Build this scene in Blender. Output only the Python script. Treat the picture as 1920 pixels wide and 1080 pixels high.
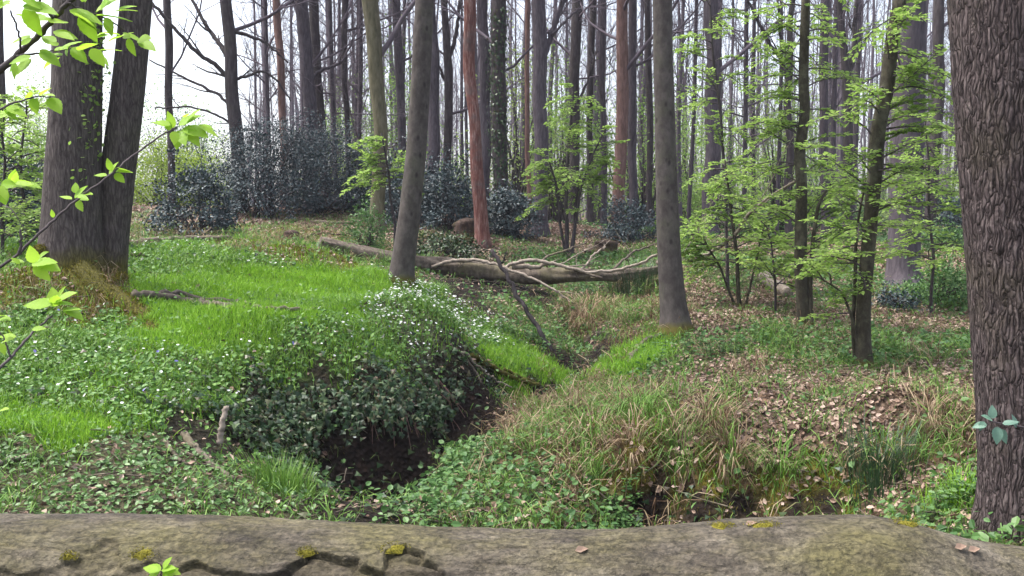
import bpy, math, random
import numpy as np

for o in list(bpy.data.objects):
    bpy.data.objects.remove(o)
SC = bpy.context.scene
COL = SC.collection

# ------------------------------------------------------------------ camera, world, sun, exposure
F = 1663.0                       # focal length in pixels of the 1920 px wide photograph
CAMZ = 1.55
PITCH = math.atan(120.0 / F)
cam_d = bpy.data.cameras.new('camera')
cam_d.sensor_width = 36.0
cam_d.lens = 36.0 * F / 1920.0
cam_d.clip_start = 0.05
cam_d.clip_end = 1500.0
cam = bpy.data.objects.new('camera', cam_d)
COL.objects.link(cam)
cam.location = (0, 0, CAMZ)
cam.rotation_euler = (math.pi / 2 - PITCH, 0, 0)
SC.camera = cam

SUN_EL, SUN_AZ = math.radians(65), math.radians(-82)      # azimuth from +Y, towards +X
world = bpy.data.worlds.new('World')
SC.world = world
world.use_nodes = True
wn = world.node_tree
for n in list(wn.nodes):
    wn.nodes.remove(n)
w_out = wn.nodes.new('ShaderNodeOutputWorld')
w_bg = wn.nodes.new('ShaderNodeBackground')
w_sky = wn.nodes.new('ShaderNodeTexSky')
w_sky.sky_type = 'NISHITA'
w_sky.sun_disc = False
w_sky.sun_elevation = SUN_EL
w_sky.sun_rotation = SUN_AZ
w_sky.air_density = 1.0
w_sky.dust_density = 5.0
w_sky.ozone_density = 1.0
w_hs = wn.nodes.new('ShaderNodeHueSaturation')            # thin overcast: the blue is washed out evenly
w_hs.inputs['Saturation'].default_value = 0.55
w_bg.inputs['Strength'].default_value = 0.15
wn.links.new(w_sky.outputs['Color'], w_hs.inputs['Color'])
wn.links.new(w_hs.outputs['Color'], w_bg.inputs['Color'])
wn.links.new(w_bg.outputs['Background'], w_out.inputs['Surface'])

sun_d = bpy.data.lights.new('sun', 'SUN')
sun_d.energy = 1.5
sun_d.angle = math.radians(12)
sun_d.color = (1.0, 0.96, 0.9)
sun = bpy.data.objects.new('sun', sun_d)
COL.objects.link(sun)
# the lamp shines along its -Z; point +Z at the sun
sun.rotation_euler = (math.pi / 2 - SUN_EL, 0, math.pi - SUN_AZ)

SC.view_settings.view_transform = 'Standard'
SC.view_settings.look = 'None'
SC.view_settings.exposure = 1.8
SC.view_settings.gamma = 1.0
SC.render.engine = 'CYCLES'
SC.cycles.max_bounces = 5
SC.cycles.diffuse_bounces = 3
SC.cycles.glossy_bounces = 2
SC.cycles.transmission_bounces = 3
SC.cycles.transparent_max_bounces = 4
SC.cycles.use_denoising = True

# ------------------------------------------------------------------ numeric helpers
RNG = np.random.default_rng(7)


def nrm(v):
    v = np.asarray(v, float)
    return v / np.maximum(np.linalg.norm(v, axis=-1, keepdims=True), 1e-9)


def _h(i, j, k):
    i = i.astype(np.int64); j = j.astype(np.int64); k = k.astype(np.int64)
    n = (i * 374761393 + j * 668265263 + k * 2147483647 * 3 + 12345) & 0xFFFFFFFF
    n = ((n ^ (n >> 13)) * 1274126177) & 0xFFFFFFFF
    n = (n ^ (n >> 16)) & 0xFFFFFF
    return n / float(0xFFFFFF)


def vnoise(p):
    p = np.asarray(p, float)
    i = np.floor(p)
    f = p - i
    f = f * f * (3 - 2 * f)
    x, y, z = i[..., 0], i[..., 1], i[..., 2]
    fx, fy, fz = f[..., 0], f[..., 1], f[..., 2]
    out = 0
    for a in (0, 1):
        wa = fx if a else 1 - fx
        for b in (0, 1):
            wb = fy if b else 1 - fy
            for c in (0, 1):
                wc = fz if c else 1 - fz
                out = out + wa * wb * wc * _h(x + a, y + b, z + c)
    return out * 2 - 1


def fbm(p, octaves=3):
    p = np.asarray(p, float)
    o, a, s = 0, 1.0, 0
    for k in range(octaves):
        o = o + a * vnoise(p * 2 ** k + 17.3 * k)
        s += a
        a *= 0.5
    return o / s


def fbm2(x, y, sc, octaves=3, seed=0.0):
    return fbm(np.stack([x * sc, y * sc, np.full_like(x, seed)], -1), octaves)


CP, SP = math.cos(PITCH), math.sin(PITCH)


def ray(px, py):
    a, b = (px - 960) / F, (540 - py) / F
    v = np.array([a, CP + b * SP, -SP + b * CP])
    return v / v[1]


def at(px, py, d):
    """point that shows at this pixel at forward distance d"""
    return np.array([0, 0, CAMZ]) + ray(px, py) * d


# ------------------------------------------------------------------ terrain height
_cp = [  # pixel, pixel, forward distance
    (80, 525, 9.5), (210, 528, 9.9), (0, 600, 8.2), (0, 780, 6.1), (0, 950, 4.9), (200, 850, 5.6), (400, 950, 5.0),
    (300, 640, 8.0), (180, 600, 8.6), (150, 700, 7.0), (450, 560, 10), (600, 580, 10), (560, 478, 13), (640, 505, 13.2), (450, 462, 15), (300, 470, 15),
    (350, 442, 18.5), (500, 402, 24), (600, 398, 25), (240, 392, 27), (750, 530, 12.3), (690, 560, 11.2), (700, 610, 9.3), (800, 585, 9.9),
    (880, 625, 9.4), (900, 660, 9.2), (480, 690, 7.7), (600, 690, 7.9), (700, 705, 7.9), (780, 730, 7.9), (380, 740, 7.0), (300, 790, 6.3),
    (420, 870, 6.1), (520, 895, 6.35), (650, 935, 6.8), (750, 908, 7.3), (700, 770, 7.75), (620, 860, 7.4), (560, 880, 6.9), (660, 885, 7.35), (850, 832, 8.3),
    (930, 755, 9.6), (1000, 722, 10.2), (1080, 692, 11.2), (1110, 645, 13), (1080, 560, 16.2), (1000, 548, 16.0), (950, 600, 13.5),
    (1030, 652, 12), (1245, 627, 11.5), (1150, 600, 12.7), (1200, 680, 10.2), (1300, 720, 9), (1150, 765, 7.9), (1000, 820, 7.2),
    (900, 900, 6.4), (820, 960, 5.7), (1000, 972, 5.7), (1200, 970, 6.15), (1250, 808, 6.7), (1300, 868, 6.35), (1480, 880, 6.25), (1400, 760, 7.5), (1600, 750, 7.4),
    (1400, 965, 6.05), (1580, 960, 5.95), (1700, 945, 5.55), (1560, 830, 6.3), (1400, 830, 6.4), (1650, 830, 6.2), (1800, 765, 7), (1780, 920, 5.2), (1880, 995, 4.4),
    (1620, 690, 9.5), (1510, 612, 12), (1690, 532, 17), (1800, 600, 13), (1400, 560, 15), (1335, 442, 26), (1012, 442, 24),
    (905, 462, 20), (1060, 470, 22), (1200, 482, 20), (850, 515, 16.8), (700, 484, 16.3), (1250, 505, 17), (1800, 452, 28),
    (1500, 452, 30), (1740, 432, 36), (800, 470, 19), (1100, 520, 18.5)]
TPTS = [at(*c) for c in _cp]
TPTS += [np.array(p, float) for p in (
    (-7, -3, 0), (0, -3, 0), (7, -3, 0), (-3, 2.6, 0.0), (0, 2.6, 0), (3, 2.6, 0), (-6, 4, .2), (6, 4, .05), (-0.7, 4.6, -.45), (-.5, 3.8, -.3),
    (-8, 9, 1.1), (-11, 14, 1.5), (7, 8, .2), (10, 13, .35), (14, 20, .8), (-16, 22, 2.0), (-26, 34, 2.7), (26, 34, 1.2), (-40, 60, 3.0),
    (-15, 60, 2.3), (0, 60, 1.8), (20, 60, 1.5), (45, 60, 1.6), (-5, 40, 1.9), (10, 42, 1.3), (-80, 110, 4), (0, 110, 2.6), (80, 110, 2.2),
    (-140, 190, 5), (0, 190, 4), (140, 190, 4), (-60, -20, 0), (60, -20, 0), (0, -25, 0), (-70, 40, 3), (70, 40, 1.5))]
TPTS = np.array(TPTS)


def _tps(r2):
    return r2 * np.log(r2 + 1e-9)


_n = len(TPTS)
_K = _tps(((TPTS[:, None, :2] - TPTS[None, :, :2]) ** 2).sum(-1)) + np.eye(_n) * 0.12
_P = np.c_[np.ones(_n), TPTS[:, :2]]
_sol = np.linalg.solve(np.block([[_K, _P], [_P.T, np.zeros((3, 3))]]), np.r_[TPTS[:, 2], 0, 0, 0])
TWGT, TAFF = _sol[:_n], _sol[_n:]
STREAM = np.array([at(*c)[:2] for c in [(690, 960, 6.6), (745, 908, 7.25), (850, 832, 8.3), (930, 755, 9.6), (1000, 722, 10.2), (1080, 692, 11.2), (1105, 648, 13), (1080, 590, 14.6)]])


def seg_dist(x, y, poly):
    best = np.full(x.shape, 1e9)
    for a, b in zip(poly[:-1], poly[1:]):
        ab = b - a
        t = np.clip(((x - a[0]) * ab[0] + (y - a[1]) * ab[1]) / (ab @ ab), 0, 1)
        best = np.minimum(best, np.hypot(x - a[0] - t * ab[0], y - a[1] - t * ab[1]))
    return best


BUMPS = [(*at(px, py, d)[:2], h, r) for px, py, d, h, r in [(1170, 830, 6.6, .16, .26), (1330, 890, 6.0, .14, .24), (1470, 880, 6.05, .16, .25), (1570, 890, 5.95, .14, .22), (1250, 780, 7.2, .12, .3), (1430, 780, 7.2, .13, .3),
         (1650, 800, 6.6, .14, .25), (1750, 810, 6.5, .15, .25), (1060, 780, 7.8, .10, .3), (960, 840, 7.1, .09, .25), (1150, 580, 13.5, .18, .5), (1210, 580, 13.2, .2, .4), (560, 478, 13, .14, .6), (640, 500, 13, .12, .4), (480, 470, 14, .1, .5),
         (140, 545, 9.2, .16, .55), (240, 560, 9.2, .1, .3), (40, 540, 9.0, .12, .4), (790, 590, 9.9, .12, .6), (560, 660, 8.5, .12, .7), (420, 660, 8.6, .08, .5), (1240, 925, 6.15, -.16, .16), (1420, 940, 6.05, -.12, .14), (1540, 940, 6.0, -.1, .12), (700, 890, 7.3, -.22, .3), (770, 880, 7.45, -.16, .28), (850, 830, 8.3, -.1, .25), (1330, 850, 6.45, .1, .16), (1510, 850, 6.4, .1, .18), (1210, 860, 6.5, .1, .18)]]


def zt(x, y):
    x = np.atleast_1d(np.asarray(x, float)); y = np.atleast_1d(np.asarray(y, float))
    sh = x.shape
    x = x.ravel(); y = y.ravel()
    z = np.empty_like(x)
    for s in range(0, len(x), 60000):
        xs, ys = x[s:s + 60000], y[s:s + 60000]
        r2 = (xs[:, None] - TPTS[None, :, 0]) ** 2 + (ys[:, None] - TPTS[None, :, 1]) ** 2
        z[s:s + 60000] = _tps(r2) @ TWGT + TAFF[0] + TAFF[1] * xs + TAFF[2] * ys
    sd = seg_dist(x, y, STREAM)
    near = np.clip((np.hypot(x, y - 2.7) - 1.0) / 2.5, 0, 1)
    z += near * (0.075 * fbm2(x, y, 1.1, 3) + 0.03 * fbm2(x, y, 4.3, 2, 5.0)) + np.clip((y - 20) / 20, 0, 1) * 0.2 * fbm2(x, y, .12, 2, 3.)
    for bx_, by_, bh_, br_ in BUMPS:
        z += bh_ * np.exp(-((x - bx_) ** 2 + (y - by_) ** 2) / br_ ** 2)
    z -= 0.24 * np.exp(-(sd / 0.27) ** 2)
    return z.reshape(sh)


def z1(x, y):
    return float(zt(np.array([x]), np.array([y]))[0])


_ts = np.concatenate([np.arange(3.6, 20, 0.04), np.arange(20, 120, 0.25)])


def gp(px, py, lift=0.0):
    """where the line of sight through a pixel meets the ground"""
    r = ray(px, py)
    X = r[0] * _ts
    Z = CAMZ + r[2] * _ts
    G = zt(X, _ts)
    below = np.nonzero(Z < G)[0]
    k = below[0] if len(below) else len(_ts) - 1
    return np.array([X[k], _ts[k], G[k] + lift])


# ------------------------------------------------------------------ mesh helpers
class MB:
    def __init__(self):
        self.V, self.Q, self.T, self.n = [], [], [], 0
        self.pend = {}

    def btube(self, P, R, k):
        """thin tube, built together with all others of its size"""
        self.pend.setdefault((len(P), k), []).append((P, R))

    def flush(self):
        for (n, k), items in self.pend.items():
            P = np.array([i[0] for i in items], float); R = np.array([i[1] for i in items], float)
            B_ = len(P)
            T = np.empty_like(P)
            T[:, 1:-1] = P[:, 2:] - P[:, :-2]; T[:, 0] = P[:, 1] - P[:, 0]; T[:, -1] = P[:, -1] - P[:, -2]
            T = nrm(T)
            ref = np.eye(3)[np.argmin(np.abs(T.mean(1)), 1)][:, None, :]
            A = nrm(np.cross(np.cross(T, ref), T)); Bn = np.cross(T, A)
            th = np.arange(k) * 2 * math.pi / k
            V = P[:, :, None, :] + (A[:, :, None, :] * np.cos(th)[None, None, :, None] + Bn[:, :, None, :] * np.sin(th)[None, None, :, None]) * R[:, :, None, None]
            i = np.arange(n - 1)[:, None] * k; j = np.arange(k)[None, :]; j2 = (j + 1) % k
            Q = np.stack([i + j, i + j2, i + k + j2, i + k + j], -1).reshape(-1, 4)
            Q = (Q[None] + (np.arange(B_) * n * k)[:, None, None]).reshape(-1, 4)
            self.add(V, Q)
        self.pend = {}

    def add(self, v, q=None, t=None):
        v = np.asarray(v, float).reshape(-1, 3)
        if q is not None and len(q):
            self.Q.append(np.asarray(q).reshape(-1, 4) + self.n)
        if t is not None and len(t):
            self.T.append(np.asarray(t).reshape(-1, 3) + self.n)
        self.V.append(v)
        self.n += len(v)

    def tube(self, P, R, k=6, disp=None, cap=True):
        P = np.asarray(P, float); R = np.asarray(R, float)
        n = len(P)
        T = np.empty_like(P)
        T[1:-1] = P[2:] - P[:-2]; T[0] = P[1] - P[0]; T[-1] = P[-1] - P[-2]
        T = nrm(T)
        m = np.abs(T.mean(0))
        ref = np.eye(3)[int(np.argmin(m))]
        A = nrm(np.cross(np.cross(T, ref), T)); B = np.cross(T, A)
        th = np.arange(k) * 2 * math.pi / k
        c, s = np.cos(th), np.sin(th)
        dirs = A[:, None, :] * c[None, :, None] + B[:, None, :] * s[None, :, None]
        r = R[:, None] * np.ones((1, k))
        if disp is not None:
            r = r + disp(P, R, c, s)
        V = (P[:, None, :] + dirs * r[..., None]).reshape(-1, 3)
        i = np.arange(n - 1)[:, None] * k; j = np.arange(k)[None, :]; j2 = (j + 1) % k
        Q = np.stack([i + j, i + j2, i + k + j2, i + k + j], -1).reshape(-1, 4)
        Tt = None
        if cap:
            V = np.r_[V, P[:1], P[-1:]]
            jj = np.arange(k); j3 = (jj + 1) % k
            Tt = np.r_[np.c_[j3, jj, np.full(k, n * k)], np.c_[(n - 1) * k + jj, (n - 1) * k + j3, np.full(k, n * k + 1)]]
        self.add(V, Q, Tt)

    def inst(self, tmpl, pos, dr, up, L, W):
        """many copies of a small template: columns along dr, across, along up"""
        tv, tq, tt = tmpl
        pos = np.asarray(pos, float)
        N = len(pos)
        if not N:
            return
        dr = nrm(dr); side = nrm(np.cross(up, dr)); up = np.cross(dr, side)
        L = np.broadcast_to(L, (N,)); W = np.broadcast_to(W, (N,))
        tv = np.asarray(tv, float)
        V = (pos[:, None, :] + dr[:, None, :] * (tv[None, :, 0:1] * L[:, None, None]) + side[:, None, :] * (tv[None, :, 1:2] * W[:, None, None])
             + up[:, None, :] * (tv[None, :, 2:3] * L[:, None, None])).reshape(-1, 3)
        off = (np.arange(N) * len(tv))[:, None, None]
        q = (np.asarray(tq)[None] + off).reshape(-1, 4) if len(tq) else None
        t = (np.asarray(tt)[None] + off).reshape(-1, 3) if len(tt) else None
        self.add(V, q, t)

    def mesh(self, name, mat, origin=(0, 0, 0), smooth=True):
        self.flush()
        V = np.concatenate(self.V) - np.asarray(origin)
        Q = np.concatenate(self.Q) if self.Q else np.zeros((0, 4), int)
        T = np.concatenate(self.T) if self.T else np.zeros((0, 3), int)
        me = bpy.data.meshes.new(name)
        me.vertices.add(len(V))
        me.vertices.foreach_set('co', V.astype(np.float32).ravel())
        loops = np.r_[Q.ravel(), T.ravel()].astype(np.int32)
        me.loops.add(len(loops))
        me.loops.foreach_set('vertex_index', loops)
        npoly = len(Q) + len(T)
        me.polygons.add(npoly)
        starts = np.r_[np.arange(len(Q)) * 4, len(Q) * 4 + np.arange(len(T)) * 3].astype(np.int32)
        me.polygons.foreach_set('loop_start', starts)
        me.polygons.foreach_set('use_smooth', np.full(npoly, smooth, dtype=bool))
        me.materials.append(mat)
        me.update(calc_edges=True)
        return me

    def build(self, name, mat, parent=None, smooth=True, kind=None):
        org = np.array(parent.location) if parent is not None else np.zeros(3)
        if parent is not None and parent.parent is not None:
            org = org + np.array(parent.parent.location)
        o = bpy.data.objects.new(name, self.mesh(name, mat, org, smooth))
        COL.objects.link(o)
        o.parent = parent
        if kind:
            o['kind'] = kind
        return o


def thing(name, label, cat, loc=(0, 0, 0), group=None):
    o = bpy.data.objects.new(name, None)
    o.empty_display_size = 0.2
    COL.objects.link(o)
    o.location = loc
    return tag(o, label, cat, group)


def tag(o, label, cat, group=None, kind=None):
    o['label'] = label
    o['category'] = cat
    if group:
        o['group'] = group
    if kind:
        o['kind'] = kind
    return o


def copy_tree(o, parent=None):
    c = o.copy()
    COL.objects.link(c)
    c.parent = parent
    for ch in o.children:
        copy_tree(ch, c)
    return c


# small templates: (verts (along, across, up), quads, tris)
LEAF = ([(0, 0, 0), (.28, .42, .05), (.65, .40, .03), (1, 0, -.08), (.65, -.40, .03), (.28, -.42, .05)], [(0, 5, 4, 3), (0, 3, 2, 1)], [])
CURL = ([(0, 0, .05), (.3, .45, .22), (.7, .38, .16), (1, 0, .1), (.65, -.42, .2), (.3, -.45, .05), (.5, 0, 0)], [(0, 5, 4, 6), (6, 4, 3, 2), (0, 6, 2, 1)], [])
BLADE = ([(0, .5, 0), (0, -.5, 0), (.12, -.4, .55), (.12, .4, .55), (.42, 0, 1)], [(0, 1, 2, 3)], [(3, 2, 4)])
ARCH = ([(0, .5, 0), (0, -.5, 0), (.2, -.5, .55), (.2, .5, .55), (.55, -.4, .75), (.55, .4, .75), (1, 0, .45)], [(0, 1, 2, 3), (3, 2, 4, 5)], [(5, 4, 6)])
_fl = [(0, 0, 0)]
for _k in range(6):
    _an = _k * math.pi / 3
    _fl += [(.5 * math.cos(_an - .38), .5 * math.sin(_an - .38), .1), (.5 * math.cos(_an + .38), .5 * math.sin(_an + .38), .1)]
FLOWER = (_fl, [], [(0, 1 + 2 * k, 2 + 2 * k) for k in range(6)])
# three-lobed ivy leaf
IVY = ([(0, 0, 0), (-.05, .48, -.02), (.32, .30, .04), (1, 0, -.06), (.32, -.30, .04), (-.05, -.48, -.02), (.3, 0, .06)], [(0, 6, 2, 1), (0, 5, 4, 6)], [(6, 4, 3), (6, 3, 2)])


# ------------------------------------------------------------------ materials
def new_mat(name):
    m = bpy.data.materials.new(name)
    m.use_nodes = True
    nt = m.node_tree
    for n in list(nt.nodes):
        nt.nodes.remove(n)
    return m, nt, nt.nodes, nt.links


def ramp(nd, stops):
    r = nd.new('ShaderNodeValToRGB')
    el = r.color_ramp.elements
    while len(el) < len(stops):
        el.new(0.5)
    for e, (p, c) in zip(el, stops):
        e.position = p
        e.color = (*c, 1)
    return r


def bark_mat(name, c0, c1, c2, sx=9.0, sz=1.6, bump=0.5, dist=0.02, lichen=None, lich_amt=0.5, plates=None, moss_h=0.0, rough=0.9):
    m, nt, nd, lk = new_mat(name)
    out = nd.new('ShaderNodeOutputMaterial'); b = nd.new('ShaderNodeBsdfPrincipled')
    b.inputs['Roughness'].default_value = rough
    b.inputs['Specular IOR Level'].default_value = 0.2
    tc = nd.new('ShaderNodeTexCoord'); mp = nd.new('ShaderNodeMapping')
    mp.inputs['Scale'].default_value = (sx, sx, sz)
    lk.new(tc.outputs['Object'], mp.inputs['Vector'])
    n1 = nd.new('ShaderNodeTexNoise'); n1.inputs['Scale'].default_value = 2.2; n1.inputs['Detail'].default_value = 8; n1.inputs['Roughness'].default_value = .65
    lk.new(mp.outputs['Vector'], n1.inputs['Vector'])
    r1 = ramp(nd, [(.3, c0), (.5, c1), (.72, c2)])
    lk.new(n1.outputs['Fac'], r1.inputs['Fac'])
    col = r1.outputs['Color']
    n2 = nd.new('ShaderNodeTexNoise'); n2.inputs['Scale'].default_value = 1.7; n2.inputs['Detail'].default_value = 6; n2.inputs['Roughness'].default_value = .7
    lk.new(tc.outputs['Object'], n2.inputs['Vector'])
    if lichen is not None:
        r2 = ramp(nd, [(.5, (0, 0, 0)), (.68, (lich_amt,) * 3)])
        lk.new(n2.outputs['Fac'], r2.inputs['Fac'])
        mx = nd.new('ShaderNodeMix'); mx.data_type = 'RGBA'
        mx.inputs['B'].default_value = (*lichen, 1)
        lk.new(r2.outputs['Color'], mx.inputs['Factor']); lk.new(col, mx.inputs['A'])
        col = mx.outputs['Result']
    if moss_h > 0:
        sp = nd.new('ShaderNodeSeparateXYZ'); lk.new(tc.outputs['Object'], sp.inputs[0])
        ad = nd.new('ShaderNodeMath'); ad.operation = 'MULTIPLY_ADD'; ad.inputs[1].default_value = 1.6 * moss_h; ad.inputs[2].default_value = -0.7 * moss_h
        lk.new(n2.outputs['Fac'], ad.inputs[0])
        sb = nd.new('ShaderNodeMath'); sb.operation = 'SUBTRACT'; lk.new(sp.outputs['Z'], sb.inputs[0]); lk.new(ad.outputs[0], sb.inputs[1])
        mr = nd.new('ShaderNodeMapRange'); mr.inputs['From Min'].default_value = moss_h; mr.inputs['From Max'].default_value = moss_h * .3
        lk.new(sb.outputs[0], mr.inputs['Value'])
        mx = nd.new('ShaderNodeMix'); mx.data_type = 'RGBA'; mx.inputs['B'].default_value = (.085, .075, .018, 1)
        lk.new(mr.outputs['Result'], mx.inputs['Factor']); lk.new(col, mx.inputs['A'])
        col = mx.outputs['Result']
    hgt = n1.outputs['Fac']
    if plates:
        ms = nd.new('ShaderNodeMapping'); ms.inputs['Scale'].default_value = plates
        nw = nd.new('ShaderNodeTexNoise'); nw.inputs['Scale'].default_value = 9; nw.inputs['Detail'].default_value = 3
        lk.new(tc.outputs['Object'], nw.inputs['Vector'])
        va = nd.new('ShaderNodeVectorMath'); va.operation = 'MULTIPLY_ADD'; va.inputs[1].default_value = (.05, .05, .12)
        lk.new(nw.outputs['Color'], va.inputs[0]); lk.new(tc.outputs['Object'], va.inputs[2])
        lk.new(va.outputs[0], ms.inputs['Vector'])
        vo = nd.new('ShaderNodeTexVoronoi'); vo.feature = 'DISTANCE_TO_EDGE'; vo.inputs['Scale'].default_value = 1; lk.new(ms.outputs['Vector'], vo.inputs['Vector'])
        rp = ramp(nd, [(.0, (.50, .48, .48)), (.14, (.88, .88, .88)), (.35, (1.08, 1.08, 1.08))]); lk.new(vo.outputs['Distance'], rp.inputs['Fac'])
        mp2 = nd.new('ShaderNodeMix'); mp2.data_type = 'RGBA'; mp2.blend_type = 'MULTIPLY'; mp2.inputs['Factor'].default_value = 1
        lk.new(col, mp2.inputs['A']); lk.new(rp.outputs['Color'], mp2.inputs['B']); col = mp2.outputs['Result']
        ah = nd.new('ShaderNodeMath'); ah.operation = 'MULTIPLY_ADD'; ah.inputs[1].default_value = .35
        lk.new(hgt, ah.inputs[0]); lk.new(rp.outputs['Color'], ah.inputs[2]); hgt = ah.outputs[0]
    lk.new(col, b.inputs['Base Color'])
    bp = nd.new('ShaderNodeBump'); bp.inputs['Strength'].default_value = bump; bp.inputs['Distance'].default_value = dist
    lk.new(hgt, bp.inputs['Height']); lk.new(bp.outputs['Normal'], b.inputs['Normal'])
    lk.new(b.outputs[0], out.inputs[0])
    return m


def knots(m, amount=.75):
    """scattered dark bud scars and knots on smooth bark"""
    nt = m.node_tree; nd = nt.nodes; lk = nt.links
    b = [n for n in nd if n.type == 'BSDF_PRINCIPLED'][0]
    src = b.inputs['Base Color'].links[0].from_socket
    tc = nd.new('ShaderNodeTexCoord'); mp = nd.new('ShaderNodeMapping'); mp.inputs['Scale'].default_value = (1, 1, .6)
    lk.new(tc.outputs['Object'], mp.inputs['Vector'])
    v = nd.new('ShaderNodeTexVoronoi'); v.inputs['Scale'].default_value = 7; lk.new(mp.outputs['Vector'], v.inputs['Vector'])
    r = ramp(nd, [(.08, (amount,) * 3), (.2, (0, 0, 0))]); lk.new(v.outputs['Distance'], r.inputs['Fac'])
    x = nd.new('ShaderNodeMix'); x.data_type = 'RGBA'; x.inputs['B'].default_value = (.018, .015, .015, 1)
    lk.new(r.outputs['Color'], x.inputs['Factor']); lk.new(src, x.inputs['A']); lk.new(x.outputs['Result'], b.inputs['Base Color'])


def leaf_mat(name, cols, trans=0.35, rough=0.45, spec=0.4, tcol=None):
    """colour varies leaf by leaf and plant by plant"""
    m, nt, nd, lk = new_mat(name)
    out = nd.new('ShaderNodeOutputMaterial'); b = nd.new('ShaderNodeBsdfPrincipled')
    b.inputs['Roughness'].default_value = rough; b.inputs['Specular IOR Level'].default_value = spec
    g = nd.new('ShaderNodeNewGeometry')
    k = len(cols)
    r = ramp(nd, [(i / (k - 1), c) for i, c in enumerate(cols)])
    lk.new(g.outputs['Random Per Island'], r.inputs['Fac'])
    lk.new(r.outputs['Color'], b.inputs['Base Color'])
    if trans > 0:
        t = nd.new('ShaderNodeBsdfTranslucent')
        if tcol:
            t.inputs['Color'].default_value = (*tcol, 1)
        else:
            lk.new(r.outputs['Color'], t.inputs['Color'])
        mx = nd.new('ShaderNodeMixShader'); mx.inputs[0].default_value = trans
        lk.new(b.outputs[0], mx.inputs[1]); lk.new(t.outputs[0], mx.inputs[2])
        lk.new(mx.outputs[0], out.inputs[0])
    else:
        lk.new(b.outputs[0], out.inputs[0])
    return m


M = {}
M['oak'] = bark_mat('deeply_ridged_bark', (.018, .013, .013), (.070, .053, .054), (.165, .134, .130), sx=26, sz=6.5, bump=1., dist=.02, lichen=(.07, .062, .032), lich_amt=.4, plates=(52, 52, 7.0))
M['twin'] = bark_mat('grey_brown_bark', (.036, .028, .028), (.074, .061, .060), (.130, .108, .103), plates=(34, 34, 4.0), sx=22, sz=3.0, bump=.6, dist=.01, lichen=(.10, .10, .055), lich_amt=.3, moss_h=.3)
M['beech'] = bark_mat('smooth_grey_bark', (.040, .033, .031), (.066, .056, .053), (.105, .090, .084), sx=5, sz=3.0, bump=.25, dist=.008, lichen=(.10, .105, .065), lich_amt=.45, moss_h=.12)
knots(M['beech'])
M['dark'] = bark_mat('dark_bark', (.022, .018, .019), (.045, .037, .040), (.08, .067, .070), sx=7, sz=1.6, bump=.4, lichen=(.06, .065, .04), lich_amt=.3)
M['purple'] = bark_mat('violet_grey_bark', (.036, .029, .036), (.066, .055, .065), (.105, .09, .10), sx=8, sz=1.6, bump=.4)
M['olive'] = bark_mat('algae_covered_bark', (.050, .045, .026), (.092, .084, .052), (.14, .125, .085), sx=6, sz=1.5, bump=.35)
M['fartrunk'] = bark_mat('haze_tinted_bark', (.075, .064, .078), (.115, .099, .118), (.15, .132, .15), sx=6, sz=1.4, bump=.2)  # distance haze mixed into the bark colour as a paler violet grey
M['red'] = bark_mat('rotten_red_wood', (.050, .020, .018), (.125, .050, .042), (.27, .18, .16), sx=10, sz=1.6, bump=.8, dist=.02, lichen=(.085, .072, .072), lich_amt=.8)
M['redthin'] = bark_mat('reddish_bark', (.075, .042, .036), (.14, .082, .07), (.20, .125, .11), sx=7, sz=1.5, bump=.3)
M['mossy'] = bark_mat('mossy_young_bark', (.020, .017, .012), (.040, .035, .024), (.075, .066, .045), sx=11, sz=5.0, bump=.5, dist=.006, lichen=(.16, .155, .11), lich_amt=.7, moss_h=.1)
M['twig'] = bark_mat('twig_bark', (.045, .036, .038), (.075, .062, .066), (.11, .092, .095), sx=5, sz=5, bump=.1)
M['twigfar'] = bark_mat('haze_tinted_twig', (.060, .048, .062), (.10, .082, .10), (.14, .118, .14), sx=1, sz=1, bump=0)  # twig colour lightened towards violet to carry the far haze
M['pale'] = bark_mat('weathered_pale_wood', (.09, .072, .058), (.21, .175, .145), (.33, .285, .24), sx=8, sz=8, bump=.4, dist=.01)
M['deadlog'] = bark_mat('grey_brown_dead_bark', (.035, .028, .023), (.085, .069, .056), (.17, .142, .115), sx=7, sz=5, bump=.5, lichen=(.15, .14, .07), lich_amt=.5)
M['moss'] = bark_mat('yellow_green_moss', (.030, .024, .008), (.072, .066, .014), (.14, .125, .024), sx=22, sz=22, bump=.9, dist=.03)
M['mosslog'] = bark_mat('bright_moss_cushion', (.07, .065, .010), (.15, .135, .016), (.25, .22, .03), sx=60, sz=60, bump=.9, dist=.01)
M['rot'] = bark_mat('dark_rotten_wood', (.014, .010, .009), (.045, .030, .024), (.10, .065, .05), sx=8, sz=3, bump=.8, dist=.03, lichen=(.10, .09, .02), lich_amt=.6)

M['lime'] = leaf_mat('lime_grass', [(.10, .23, .015), (.17, .34, .025), (.26, .44, .045)], .35, .6, .2)
M['grass'] = leaf_mat('green_grass', [(.055, .135, .018), (.095, .20, .03), (.16, .26, .05)], .3, .55, .3)
M['dry'] = leaf_mat('dry_grass', [(.085, .048, .028), (.15, .095, .058), (.26, .19, .12), (.36, .28, .19), (.09, .10, .03)], .2, .7, .15)
M['rush'] = leaf_mat('dark_rush', [(.018, .050, .020), (.030, .075, .028), (.07, .09, .05)], .15, .5, .4)
M['ivy'] = leaf_mat('ivy_leaf', [(.008, .020, .008), (.014, .036, .013), (.024, .060, .020), (.06, .095, .035), (.05, .035, .018)], .12, .45, .35)
M['creep'] = leaf_mat('creeping_leaf', [(.045, .10, .025), (.075, .16, .04), (.12, .21, .065)], .25, .45, .4)
M['herb'] = leaf_mat('herb_leaf', [(.040, .10, .028), (.065, .15, .038), (.11, .20, .06)], .3, .5, .35)
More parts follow.
